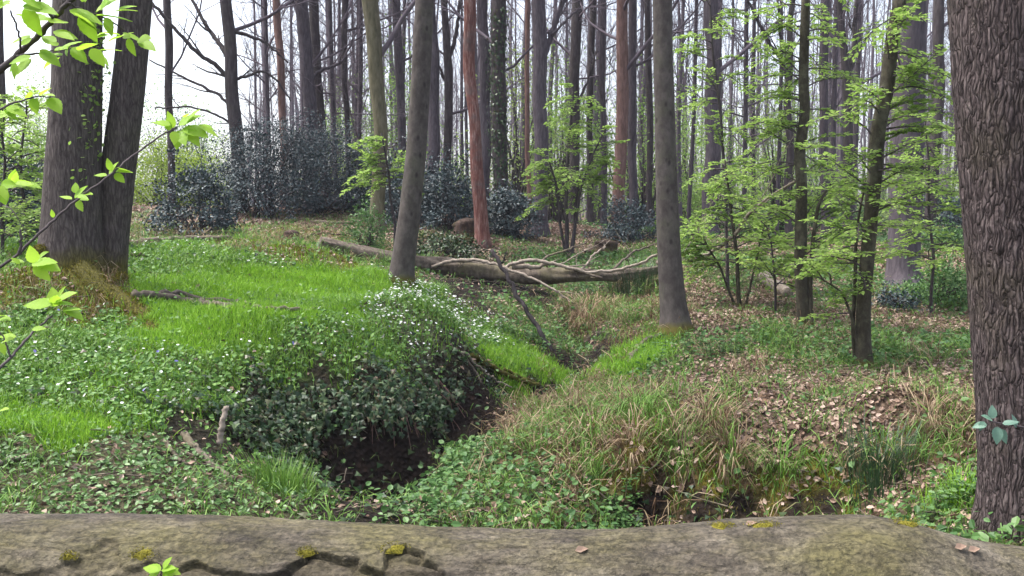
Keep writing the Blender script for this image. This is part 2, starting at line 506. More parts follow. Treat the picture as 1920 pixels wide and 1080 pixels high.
M['anem'] = leaf_mat('anemone_leaf', [(.055, .13, .025), (.09, .20, .04), (.15, .27, .06)], .3, .5, .3)
M['petal'] = leaf_mat('white_petal', [(.78, .78, .80), (.85, .85, .84)], .3, .6, .2)
M['blue'] = leaf_mat('bluebell', [(.16, .15, .42), (.22, .2, .5)], .3, .6, .2)
M['litter'] = leaf_mat('dead_leaf', [(.06, .036, .026), (.13, .080, .056), (.21, .14, .10), (.30, .21, .16), (.46, .35, .29)], .12, .6, .3)
M['sap'] = leaf_mat('spring_leaf', [(.15, .26, .045), (.23, .36, .075), (.33, .46, .12)], .55, .5, .3)
M['sapfar'] = leaf_mat('far_spring_leaf', [(.11, .22, .035), (.17, .30, .06), (.25, .37, .09)], .45, .5, .3)
M['yellowgreen'] = leaf_mat('yellow_green_leaf', [(.12, .20, .018), (.19, .28, .028), (.25, .33, .05)], .45, .55, .2)
M['holly'] = leaf_mat('holly_leaf', [(.010, .023, .028), (.020, .042, .048), (.042, .072, .080)], .05, .5, .5)  # blue of the reflected sky is put into the leaf colour
M['haze_leaf'] = leaf_mat('pale_young_leaf', [(.15, .22, .07), (.23, .31, .10), (.32, .40, .15)], .5, .6, .2)
M['mossblade'] = leaf_mat('moss_shoot', [(.06, .05, .010), (.13, .12, .018), (.21, .19, .03)], .2, .8, .1)
M['near'] = leaf_mat('near_spring_leaf', [(.26, .46, .03), (.36, .56, .06)], .55, .45, .35)
M['bluish'] = leaf_mat('bluish_leaf', [(.09, .17, .13), (.13, .24, .17)], .25, .4, .4)


def veined(mname):
    """fine veins on the close leaves"""
    m = M[mname]
    nt = m.node_tree; nd = nt.nodes; lk = nt.links
    b = [n for n in nd if n.type == 'BSDF_PRINCIPLED'][0]
    tc = nd.new('ShaderNodeTexCoord'); w = nd.new('ShaderNodeTexWave')
    w.inputs['Scale'].default_value = 60; w.inputs['Distortion'].default_value = 1.5
    lk.new(tc.outputs['Object'], w.inputs['Vector'])
    bp = nd.new('ShaderNodeBump'); bp.inputs['Strength'].default_value = .25; bp.inputs['Distance'].default_value = .002
    lk.new(w.outputs['Fac'], bp.inputs['Height']); lk.new(bp.outputs['Normal'], b.inputs['Normal'])


veined('near'); veined('bluish')


def ground_mat():
    m, nt, nd, lk = new_mat('forest_floor')
    out = nd.new('ShaderNodeOutputMaterial'); b = nd.new('ShaderNodeBsdfPrincipled')
    b.inputs['Roughness'].default_value = .95; b.inputs['Specular IOR Level'].default_value = .15
    at_ = nd.new('ShaderNodeVertexColor'); at_.layer_name = 'cover'
    tc = nd.new('ShaderNodeTexCoord')
    n1 = nd.new('ShaderNodeTexNoise'); n1.inputs['Scale'].default_value = 9; n1.inputs['Detail'].default_value = 9; n1.inputs['Roughness'].default_value = .7
    v = nd.new('ShaderNodeTexVoronoi'); v.inputs['Scale'].default_value = 22
    lk.new(tc.outputs['Object'], n1.inputs['Vector']); lk.new(tc.outputs['Object'], v.inputs['Vector'])
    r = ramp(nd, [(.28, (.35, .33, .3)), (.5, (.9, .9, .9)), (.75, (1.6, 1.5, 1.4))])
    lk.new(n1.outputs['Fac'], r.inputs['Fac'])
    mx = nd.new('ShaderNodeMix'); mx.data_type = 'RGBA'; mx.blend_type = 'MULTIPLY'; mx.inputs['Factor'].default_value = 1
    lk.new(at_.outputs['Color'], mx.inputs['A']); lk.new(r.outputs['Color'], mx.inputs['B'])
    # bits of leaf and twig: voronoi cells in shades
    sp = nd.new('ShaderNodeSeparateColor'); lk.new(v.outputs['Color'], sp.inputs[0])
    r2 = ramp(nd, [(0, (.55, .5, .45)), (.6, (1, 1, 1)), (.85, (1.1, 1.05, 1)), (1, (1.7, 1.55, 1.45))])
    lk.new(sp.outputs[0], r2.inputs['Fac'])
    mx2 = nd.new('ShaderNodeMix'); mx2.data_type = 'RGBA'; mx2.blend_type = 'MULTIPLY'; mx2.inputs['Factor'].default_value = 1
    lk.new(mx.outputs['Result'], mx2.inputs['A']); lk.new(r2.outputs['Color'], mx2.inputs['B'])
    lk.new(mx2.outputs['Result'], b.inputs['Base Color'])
    ad = nd.new('ShaderNodeMath'); ad.operation = 'ADD'
    lk.new(n1.outputs['Fac'], ad.inputs[0]); lk.new(v.outputs['Distance'], ad.inputs[1])
    bp = nd.new('ShaderNodeBump'); bp.inputs['Strength'].default_value = .9; bp.inputs['Distance'].default_value = .04
    lk.new(ad.outputs[0], bp.inputs['Height']); lk.new(bp.outputs['Normal'], b.inputs['Normal'])
    lk.new(b.outputs[0], out.inputs[0])
    return m


M['ground'] = ground_mat()

# ------------------------------------------------------------------ what grows where (zones of the forest floor)
ZONES = {
    'L': [(450, 560), (550, 540), (330, 590), (620, 595), (380, 640), (480, 540), (680, 560), (20, 800), (100, 800), (170, 812), (300, 615), (1020, 702), (965, 705), (1050, 710),
          (1200, 682), (1220, 662), (600, 520), (520, 585), (700, 525), (420, 600), (650, 540), (560, 560), (400, 545), (500, 522), (640, 572), (560, 602), (480, 612), (300, 562), (360, 560), (320, 535), (440, 520), (400, 620), (720, 545)],
    'A': [(60, 640), (150, 640), (200, 600), (60, 580), (120, 690), (250, 680), (300, 700), (500, 660), (420, 700), (600, 650), (560, 640), (650, 630), (100, 740), (350, 680), (20, 680), (690, 650),
          (250, 500), (300, 490), (300, 515), (420, 498), (500, 500), (420, 760), (300, 760), (640, 690), (540, 690), (230, 790), (720, 670), (260, 720), (1300, 470)],
    'W': [(780, 590), (740, 575), (830, 622), (860, 612), (800, 640), (760, 555), (720, 600), (850, 640)],
    'I': [(480, 750), (600, 740), (700, 740), (550, 830), (480, 850), (650, 830), (750, 780), (700, 800), (780, 740), (830, 700), (620, 800), (350, 800), (440, 800), (870, 690), (500, 800), (560, 770), (800, 760)],
    'G': [(50, 880), (150, 900), (250, 880), (350, 930), (100, 940), (200, 850), (300, 860), (30, 845), (430, 930), (0, 940), (250, 940), (370, 890)],
    'B': [(1400, 590), (1350, 575), (1720, 605), (1780, 612), (1400, 722), (1550, 722), (1700, 722), (1300, 745), (1780, 705), (560, 412), (650, 405), (450, 405), (700, 435), (1440, 785), (1510, 810),
          (1600, 790), (1560, 860), (1650, 780), (900, 425), (1150, 445), (1750, 485), (1480, 730), (1620, 725), (800, 440), (1530, 835), (1500, 590), (1290, 720), (1350, 730), (1450, 830), (1480, 850), (1400, 800), (1540, 790), (1650, 740), (1600, 760), (1580, 840), (1330, 830), (1300, 820), (1740, 740), (1400, 700), (1500, 770), (1700, 910), (1640, 940), (1340, 602), (1450, 582), (1550, 602), (1650, 612), (1310, 562), (1600, 592), (1480, 545), (1700, 570)],
    'H': [(1350, 660), (1450, 650), (1550, 650), (1700, 660), (1300, 645), (1750, 650), (1000, 600), (960, 580), (1060, 612), (900, 890), (870, 920), (1000, 890), (820, 955), (1150, 962), (950, 930),
          (1540, 545), (1750, 560), (1060, 545), (960, 565), (1130, 505), (1060, 650), (1780, 940), (1800, 900), (1250, 690), (870, 860), (1400, 520), (1600, 640), (1650, 660)],
    'D': [(1150, 570), (1100, 600), (1200, 560), (1200, 610), (1000, 800), (1100, 780), (1200, 780), (1250, 850), (1350, 800), (1100, 860), (960, 850), (1300, 880), (1680, 800), (1750, 795),
          (1400, 890), (1020, 850), (1150, 840), (1250, 760), (1700, 850), (1100, 730), (1480, 880), (1350, 770), (1050, 760), (1600, 880), (1800, 830)],
    'M': [(1200, 850), (1170, 830), (1330, 905), (1560, 900), (1500, 925), (560, 472), (620, 492), (600, 472), (490, 432), (600, 440), (520, 470), (150, 525), (225, 555), (1270, 930), (1450, 930), (100, 535), (180, 550), (130, 562), (250, 580), (60, 530), (20, 530), (200, 540), (1130, 860), (1220, 880), (1380, 870), (1440, 905), (1530, 900), (1600, 930), (1330, 860), (1180, 800), (1660, 850), (640, 475), (440, 440), (580, 450)],
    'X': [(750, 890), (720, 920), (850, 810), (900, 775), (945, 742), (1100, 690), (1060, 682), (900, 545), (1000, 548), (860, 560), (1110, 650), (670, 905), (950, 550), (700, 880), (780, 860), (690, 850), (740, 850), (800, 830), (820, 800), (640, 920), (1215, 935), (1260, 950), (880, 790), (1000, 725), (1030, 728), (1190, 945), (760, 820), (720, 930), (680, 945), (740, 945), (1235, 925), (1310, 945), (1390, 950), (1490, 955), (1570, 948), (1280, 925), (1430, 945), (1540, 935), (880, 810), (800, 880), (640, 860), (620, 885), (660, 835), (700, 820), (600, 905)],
}
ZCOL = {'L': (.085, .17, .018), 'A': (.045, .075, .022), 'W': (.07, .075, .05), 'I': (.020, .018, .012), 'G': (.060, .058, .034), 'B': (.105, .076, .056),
        'H': (.050, .062, .026), 'D': (.085, .060, .036), 'M': (.095, .085, .018), 'X': (.013, .009, .0075)}  # X: dark soil, its colour deepened to paint the shade under the banks
ZK = list(ZONES)
_zx, _zc = [], []
for _i, _k in enumerate(ZK):
    for (_px, _py) in ZONES[_k]:
        g = gp(_px, _py)
        _zx.append((g[0] / g[1], math.log(g[1])))
        _zc.append(_i)
for (_x, _y, _k) in [(-9, 16, 'H'), (-12, 25, 'B'), (12, 18, 'B'), (14, 28, 'H'), (0, 32, 'B'), (8, 34, 'B'), (-6, 32, 'B'), (0, 50, 'B'), (20, 50, 'H'), (-20, 50, 'H'), (0, 90, 'B'), (4, 26, 'H'),
                     (0, 3.6, 'H'), (3, 3.4, 'H'), (-3, 3.5, 'G'), (6, 22, 'B'), (10, 12, 'H')]:
    _zx.append((_x / _y, math.log(_y)))
    _zc.append(ZK.index(_k))
_zx = np.array(_zx); _zc = np.array(_zc)
UG, VG = np.linspace(-1.1, 1.1, 331), np.linspace(math.log(2.5), math.log(120), 300)
_uu, _vv = np.meshgrid(UG, VG, indexing='ij')
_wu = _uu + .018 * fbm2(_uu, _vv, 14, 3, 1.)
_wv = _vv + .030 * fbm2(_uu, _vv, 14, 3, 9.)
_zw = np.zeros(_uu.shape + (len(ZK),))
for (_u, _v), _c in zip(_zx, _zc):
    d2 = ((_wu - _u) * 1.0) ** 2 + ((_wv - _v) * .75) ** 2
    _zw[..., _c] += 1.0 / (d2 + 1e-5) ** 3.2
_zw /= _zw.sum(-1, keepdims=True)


def zone(x, y):
    y = np.maximum(y, 2.51)
    i = np.clip(np.rint((x / y - UG[0]) / (UG[1] - UG[0])), 0, len(UG) - 1).astype(int)
    j = np.clip(np.rint((np.log(y) - VG[0]) / (VG[1] - VG[0])), 0, len(VG) - 1).astype(int)
    return _zw[i, j]


# ------------------------------------------------------------------ ground sheet and stream
_v = np.concatenate([np.linspace(-26, 2, 26, endpoint=False), np.linspace(2, 14, 230, endpoint=False), 14 * np.exp(np.linspace(0, math.log(195 / 14), 150))])
_u = np.linspace(-1, 1, 301)
_u = np.sign(_u) * (0.75 * np.abs(_u) + 0.25 * np.abs(_u) ** 3)
_yy, _ux = np.meshgrid(_v, _u, indexing='ij')
_xx = _ux * (8 + 0.80 * np.maximum(_yy, 0) + .6 * np.maximum(-_yy, 0))
_zz = zt(_xx, _yy)
gm = MB()
_nv, _nu = _yy.shape
_ii = (np.arange(_nv - 1)[:, None] * _nu + np.arange(_nu - 1)[None, :])
gm.add(np.stack([_xx, _yy, _zz], -1), np.stack([_ii, _ii + 1, _ii + _nu + 1, _ii + _nu], -1))
ground = gm.build('ground', M['ground'], kind='structure')
ground['label'] = 'uneven woodland floor with grassy banks, leaf litter and a gully'
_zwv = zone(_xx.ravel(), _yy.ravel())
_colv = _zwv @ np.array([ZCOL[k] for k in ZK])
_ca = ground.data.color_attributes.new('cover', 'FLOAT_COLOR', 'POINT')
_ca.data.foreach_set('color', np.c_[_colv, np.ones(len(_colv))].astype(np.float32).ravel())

wm, nt, nd, lk = new_mat('dark_stream_water')
_o = nd.new('ShaderNodeOutputMaterial'); _b = nd.new('ShaderNodeBsdfPrincipled')
_b.inputs['Base Color'].default_value = (.012, .010, .008, 1); _b.inputs['Roughness'].default_value = .08
_n1 = nd.new('ShaderNodeTexNoise'); _n1.inputs['Scale'].default_value = 14
_bp = nd.new('ShaderNodeBump'); _bp.inputs['Strength'].default_value = .3; _bp.inputs['Distance'].default_value = .01
lk.new(_n1.outputs['Fac'], _bp.inputs['Height']); lk.new(_bp.outputs['Normal'], _b.inputs['Normal']); lk.new(_b.outputs[0], _o.inputs[0])
sm = MB()
_sp = []
for a, b in zip(STREAM[:-1], STREAM[1:]):
    for t in np.linspace(0, 1, 8, endpoint=False):
        _sp.append(a + (b - a) * t)
_sp = np.array(_sp)
_sz = np.minimum.accumulate(zt(_sp[:, 0], _sp[:, 1])[::-1])[::-1] + .035
_sz = np.array([z1(*p) for p in _sp]) + .03
_sz = np.convolve(np.pad(_sz, 4, mode='edge'), np.ones(9) / 9, 'valid')
_td = nrm(np.gradient(_sp, axis=0)); _sd = np.c_[_td[:, 1], -_td[:, 0]]
_hw = .16
_rows = [np.c_[_sp + _sd * o_, _sz] for o_ in (-_hw, 0, _hw)]
_k = len(_sp)
sm.add(np.concatenate(_rows), [(r * _k + i, (r + 1) * _k + i, (r + 1) * _k + i + 1, r * _k + i + 1) for r in (0, 1) for i in range(_k - 1)])
stream = sm.build('stream', wm, kind='structure')
stream['label'] = 'narrow dark trickle of water in the bottom of the gully'


# ------------------------------------------------------------------ trees
def grow(mb, p, d, L, r, lvl, rng, prm):
    n = prm['n'][lvl]
    pts = [p]
    d = nrm(d)
    for i in range(n):
        d = nrm(d + rng.normal(0, prm['w'][lvl], 3) + np.array([0, 0, prm['up'][lvl]]))
        pts.append(pts[-1] + d * L / n)
    pts = np.array(pts)
    R = np.linspace(r, r * (.45 if lvl < len(prm['n']) - 1 else .3), n + 1)
    mb.btube(pts, R, prm['k'][lvl])
    if lvl + 1 < len(prm['n']):
        for c in range(prm['nb'][lvl]):
            t = rng.uniform(.18, 1.0) if c else 1.0
            x = t * n; i = min(int(x), n - 1); q = pts[i] + (pts[i + 1] - pts[i]) * (x - i)
            ax = nrm(pts[i + 1] - pts[i])
            perp = nrm(np.cross(ax, rng.normal(size=3)))
            ang = rng.uniform(.45, 1.05) if c else rng.uniform(.1, .4)
            grow(mb, q, ax * math.cos(ang) + perp * math.sin(ang), L * rng.uniform(*prm['ratio']), np.interp(x, range(n + 1), R) * (.62 if c else .9), lvl + 1, rng, prm)


CROWN = dict(n=[7, 5, 4, 3], w=[.12, .16, .18, .2], up=[.06, .05, .03, .02], k=[6, 4, 3, 3], nb=[5, 5, 5], ratio=(.38, .62))
CROWN_LITE = dict(n=[6, 4, 3], w=[.12, .16, .2], up=[.06, .05, .03], k=[5, 3, 3], nb=[6, 7], ratio=(.35, .6))


def crown_from(mb, P, R, zmin, nl, rng, prm, Lmax, pitch=(.35, .9), rf=(.35, .6)):
    """limbs and twigs along a trunk path"""
    zs = P[:, 2]
    for k in range(nl):
        t = (k + rng.uniform(0, .8)) / nl
        z = zmin + (zs[-1] - zmin) * t ** .9
        i = min(np.searchsorted(zs, z), len(zs) - 1)
        az = k * 2.4 + rng.uniform(-.5, .5)
        pi_ = rng.uniform(*pitch)
        d = np.array([math.cos(az) * math.cos(pi_), math.sin(az) * math.cos(pi_), math.sin(pi_)])
        grow(mb, P[i], d, Lmax * (1 - .6 * t) * rng.uniform(.7, 1.15), R[i] * rng.uniform(*rf), 0, rng, prm)


def bark_disp(amp, kx, kz, ridge=True, seed=0.0, lump=0.0):
    def f(P, R, c, s):
        z = P[:, 2][:, None] * np.ones_like(c)[None, :]
        k = kx
        a = np.stack([c[None, :] * k * np.ones_like(z), s[None, :] * k * np.ones_like(z), z * kz + seed], -1)
        n = vnoise(a + .6 * vnoise(a * .7 + 5)[..., None])
        n2 = vnoise(a * 2.3 + 31)
        v = (1 - 2.2 * np.abs(n)) * .7 + n2 * .35 if ridge else n * .7 + n2 * .3
        o = amp * v
        if lump:
            b = np.stack([c[None, :] * 1.3 * np.ones_like(z), s[None, :] * 1.3 * np.ones_like(z), z * .9 + seed + 70], -1)
            o = o + lump * R[:, None] * fbm(b, 2)
        return o
    return f


def trunk_path(px, d, H, rng, rings, flare=1.35, wob=.0):
    pts = np.array([at(x, y, d) for x, y, w in px])
    rad = np.array([w for x, y, w in px]) * d / F / 2
    g = z1(pts[0, 0], d)
    if pts[0, 2] - g > .25:          # base hidden by bushes: carry the trunk down to the ground
        sl = (pts[1, 0] - pts[0, 0]) / (pts[1, 2] - pts[0, 2])
        pts = np.r_[[[pts[0, 0] + sl * (g - pts[0, 2]), d, g]], pts]
        rad = np.r_[rad[0] * 1.06, rad]
    pts[0, 2] = z1(pts[0, 0], d)
    base = pts[0].copy()
    sl = np.clip((pts[-1, 0] - pts[-2, 0]) / max(pts[-1, 2] - pts[-2, 2], .1), -.12, .12) * .6
    top = np.array([pts[-1, 0] + sl * (H - pts[-1, 2]), d + rng.uniform(-.6, .6), H])
    mid = pts[-1] * .5 + top * .5 + np.array([rng.uniform(-.12, .12), 0, 0])
    pts = np.r_[pts, [mid], [top]]
    rad = np.r_[rad, [rad[-1] * .72], [rad[-1] * .2]]
    zs = np.r_[np.linspace(base[2] - .15, pts[-3, 2], rings), np.linspace(pts[-3, 2], H, 14)[1:]]
    X = np.interp(zs, pts[:, 2], pts[:, 0]); Y = np.interp(zs, pts[:, 2], pts[:, 1]); R = np.interp(zs, pts[:, 2], rad)
    ker = np.hanning(max(3, rings // 6) | 1); ker /= ker.sum(); h = len(ker) // 2

    def smooth(a):
        return np.convolve(np.pad(a, h, mode='reflect', reflect_type='odd'), ker, 'valid')
    n_ = rings
    X[:n_] = smooth(X[:n_]); R[:n_] = smooth(R[:n_])
    hz = np.maximum(zs - base[2], 0)
    R = R * (1 + (flare - 1) * np.exp(-hz / .14) + (flare - 1) * .25 * np.exp(-hz / .5))
    P = np.c_[X, Y, zs]
    if wob:
        P[:, 0] += wob * vnoise(np.c_[zs * .8, zs * 0, zs * 0 + d]); P[:, 1] += wob * vnoise(np.c_[zs * .8, zs * 0 + 5, zs * 0 + d])
    return P, R, base


def px_branch(mb, pts, w0, w1, k=6, d0=None, d1=None, jit=.02, rng=RNG, sub=0, n=None):
    """a branch drawn through pixels at distances d0..d1"""
    m = len(pts)
    P = np.array([at(x, y, np.interp(i, [0, m - 1], [d0, d1])) for i, (x, y) in enumerate(pts)])
    return path_branch(mb, P, w0 * d0 / F / 2, w1 * d1 / F / 2, k, jit, rng, sub, n)


def path_branch(mb, P, r0, r1, k=6, jit=.02, rng=RNG, sub=0, n=None):
    P = np.asarray(P, float)
    s = np.r_[0, np.cumsum(np.linalg.norm(np.diff(P, axis=0), axis=1))]
    n = n or max(8, 5 * len(P))
    u = np.linspace(0, s[-1], n)
    Q = np.stack([np.interp(u, s, P[:, i]) for i in range(3)], -1)
    Q[1:-1] = Q[1:-1] * .5 + (Q[:-2] + Q[2:]) * .25
    Q[1:-1] += rng.normal(0, jit, (n - 2, 3)) * np.array([1, .5, 1])
    R = np.linspace(r0, r1, n) * (1 + rng.normal(0, .06, n))
    mb.tube(Q, R, k)
    for j in range(sub):
        i = rng.integers(1, n - 1)
        ax = nrm(Q[i + 1] - Q[i]) if i + 1 < n else nrm(Q[i] - Q[i - 1])
        d = nrm(ax + rng.normal(0, .6, 3))
        grow(mb, Q[i], d, s[-1] * rng.uniform(.15, .35), R[i] * .5, 0, rng, dict(n=[5, 4, 3], w=[.15, .2, .2], up=[.03, 0, 0], k=[4, 3, 3], nb=[3, 4], ratio=(.4, .6)))
    return Q, R


def px_tree(name, label, px, d, mat, H=17, seed=0, sides=20, rings=40, flare=1.35, bark=(.004, 3, 2.), lump=.03, zmin=None, nl=11, Lmax=4.2, limbs=(), cat='tree',
            group=None, prm=None, wob=0.0, crown=True, pitch=(.35, .9), twigs='twig', ridge=False):
    rng = np.random.default_rng(seed + 100)
    P, R, base = trunk_path(px, d, H, rng, rings, flare, wob)
    t = thing(name, label, cat, base, group)
    mb = MB()
    bd_ = bark_disp(*bark, ridge=ridge, seed=seed * 3.1, lump=lump)

    def both(P_, R_, c, s_):
        lobes = vnoise(np.stack([c * 1.6 + seed, s_ * 1.6, c * 0], -1))[None, :]
        return bd_(P_, R_, c, s_) + R_[:, None] * .55 * np.maximum(lobes + .15, 0) * np.exp(-np.maximum(P_[:, 2] - base[2], 0) / .16)[:, None]
    mb.tube(P, R, sides, both)
    mb.build('trunk', mat, t)
    for (pp, w0, w1, dd) in limbs:
        lb = MB()
        px_branch(lb, pp, w0, w1, 6, d, d + dd, .012, rng, sub=3)
        lb.build('limb', mat, t)
    if crown:
        cb = MB()
        crown_from(cb, P, R, zmin if zmin else CAMZ + d * .27, nl, rng, prm or CROWN_LITE, Lmax, pitch, (.2, .4))
        cb.build('crown', M[twigs], t)
    return t, P, R


# --- the big trunks close by
oak, oP, oR = px_tree('oak_tree', 'massive tree with deeply ridged violet brown bark, cut by the picture edge', [(1958, 1000, 210), (1948, 800, 206), (1936, 600, 205), (1922, 400, 207), (1908, 200, 212), (1899, 0, 213)],
                      4.4, M['oak'], H=19, seed=3, sides=150, rings=420, flare=1.05, bark=(.009, 16, 5.0), lump=.035, zmin=6, nl=12, Lmax=5, ridge=True)
_rng = np.random.default_rng(5)
twin = thing('twin_stemmed_tree', 'pair of thick grey brown trunks rising from one mossy foot on the bank', 'tree', (at(150, 528, 9.6)[0], 9.6, z1(at(150, 528, 9.6)[0], 9.6)))
for _px, _d, _sd in (([(133, 532, 120), (134, 440, 106), (138, 300, 95), (145, 150, 86), (146, 0, 82)], 9.5, 11), ([(203, 530, 60), (208, 450, 60), (224, 300, 60), (243, 150, 57), (256, 0, 54)], 9.75, 14)):
    P, R, _b = trunk_path(_px, _d, 17, np.random.default_rng(_sd), 160, 1.12)
    mb = MB(); mb.tube(P, R, 64, bark_disp(.006, 9, 2.0, seed=_sd, lump=.035)); mb.build('trunk', M['twin'], twin)
    mb = MB(); crown_from(mb, P, R, 5.2, 10, _rng, CROWN_LITE, 4.5); mb.build('crown', M['twig'], twin)
PI_ = math.pi
for _pts, _w0, _w1 in (([(150, 512), (200, 540), (240, 565), (275, 595), (300, 632)], 52, 20), ([(110, 515), (70, 522), (30, 528), (0, 540)], 46, 28), ([(125, 518), (160, 548), (190, 560), (215, 578)], 50, 22),
                       ([(90, 505), (70, 480), (95, 470)], 40, 26), ([(60, 540), (85, 570), (60, 590)], 26, 10), ([(210, 530), (228, 522), (250, 530)], 24, 10)):
    mb = MB()
    Pq = np.array([gp(x, max(y, 528)) for x, y in _pts]); Pq[:, 1] = np.clip(Pq[:, 1], 8, 9.6); Pq[:, 2] = zt(Pq[:, 0], Pq[:, 1]) - .07
    for q_, (x, y) in zip(Pq, _pts):
        if y < 528: q_[:] = at(x, y, 9.25)
    s_ = np.r_[0, np.cumsum(np.linalg.norm(np.diff(Pq, axis=0), axis=1))]; u_ = np.linspace(0, s_[-1], 36)
    Q_ = np.stack([np.interp(u_, s_, Pq[:, i]) for i in range(3)], -1)
    mb.tube(Q_, np.linspace(_w0, _w1, 36) * 9 / F / 2, 18, lambda P, R, c, s: .035 * fbm(np.stack([c[None] * 1.5 + P[:, :1] * 7, s[None] * 1.5 + P[:, 1:2] * 7, P[:, 2:3] * 7 + 0 * c[None]], -1), 3))
    mb.build('root', M['moss'], twin)
    _nb = 2200; _ri = np.random.default_rng(int(_w0 + _pts[0][0])); _ix = _ri.integers(0, 36, _nb); _ag = _ri.uniform(-.3, PI_ + .3, _nb)
    _rad = np.linspace(_w0, _w1, 36)[_ix] * 9 / F / 2
    _tan = nrm(np.gradient(Q_, axis=0))[_ix]; _sd2 = nrm(np.cross(_tan, [0, 0, 1.0])); _up2 = np.cross(_sd2, _tan)
    _nn = _sd2 * np.cos(_ag)[:, None] + _up2 * np.sin(_ag)[:, None]
    mb = MB(); mb.inst(BLADE, Q_[_ix] + _tan * _ri.uniform(-.02, .02, _nb)[:, None] + _nn * (_rad * .96)[:, None], nrm(_ri.normal(size=(_nb, 3))), nrm(_nn + _ri.normal(0, .45, (_nb, 3))), _ri.uniform(.02, .05, _nb), .008)
    mb.build('moss', M['mossblade'], twin, smooth=False, kind='stuff')

px_tree('leaning_tree', 'smooth grey trunk leaning over the anemone bank, end of fallen log behind', [(750, 532, 46), (757, 480, 42), (767, 410, 40), (780, 290, 38), (789, 150, 36), (796, 0, 34)], 12.3, M['beech'], seed=21, sides=28, rings=90, flare=1.15, bark=(.003, 4, 2.5))
px_tree('straight_tree', 'straight grey trunk with flared foot right of the stream', [(1268, 630, 54), (1261, 560, 47), (1252, 430, 42), (1247, 250, 38), (1243, 100, 36), (1242, 0, 35)], 11.5, M['beech'], seed=31, sides=28, rings=90, flare=1.25, bark=(.003, 4, 2.5))
px_tree('thick_tree', 'very thick violet grey trunk behind the leafy young hornbeams', [(1692, 535, 56), (1698, 400, 57), (1703, 200, 58), (1705, 0, 58)], 17, M['purple'], seed=41, sides=40, rings=90, bark=(.008, 8, 1.6), flare=1.3)

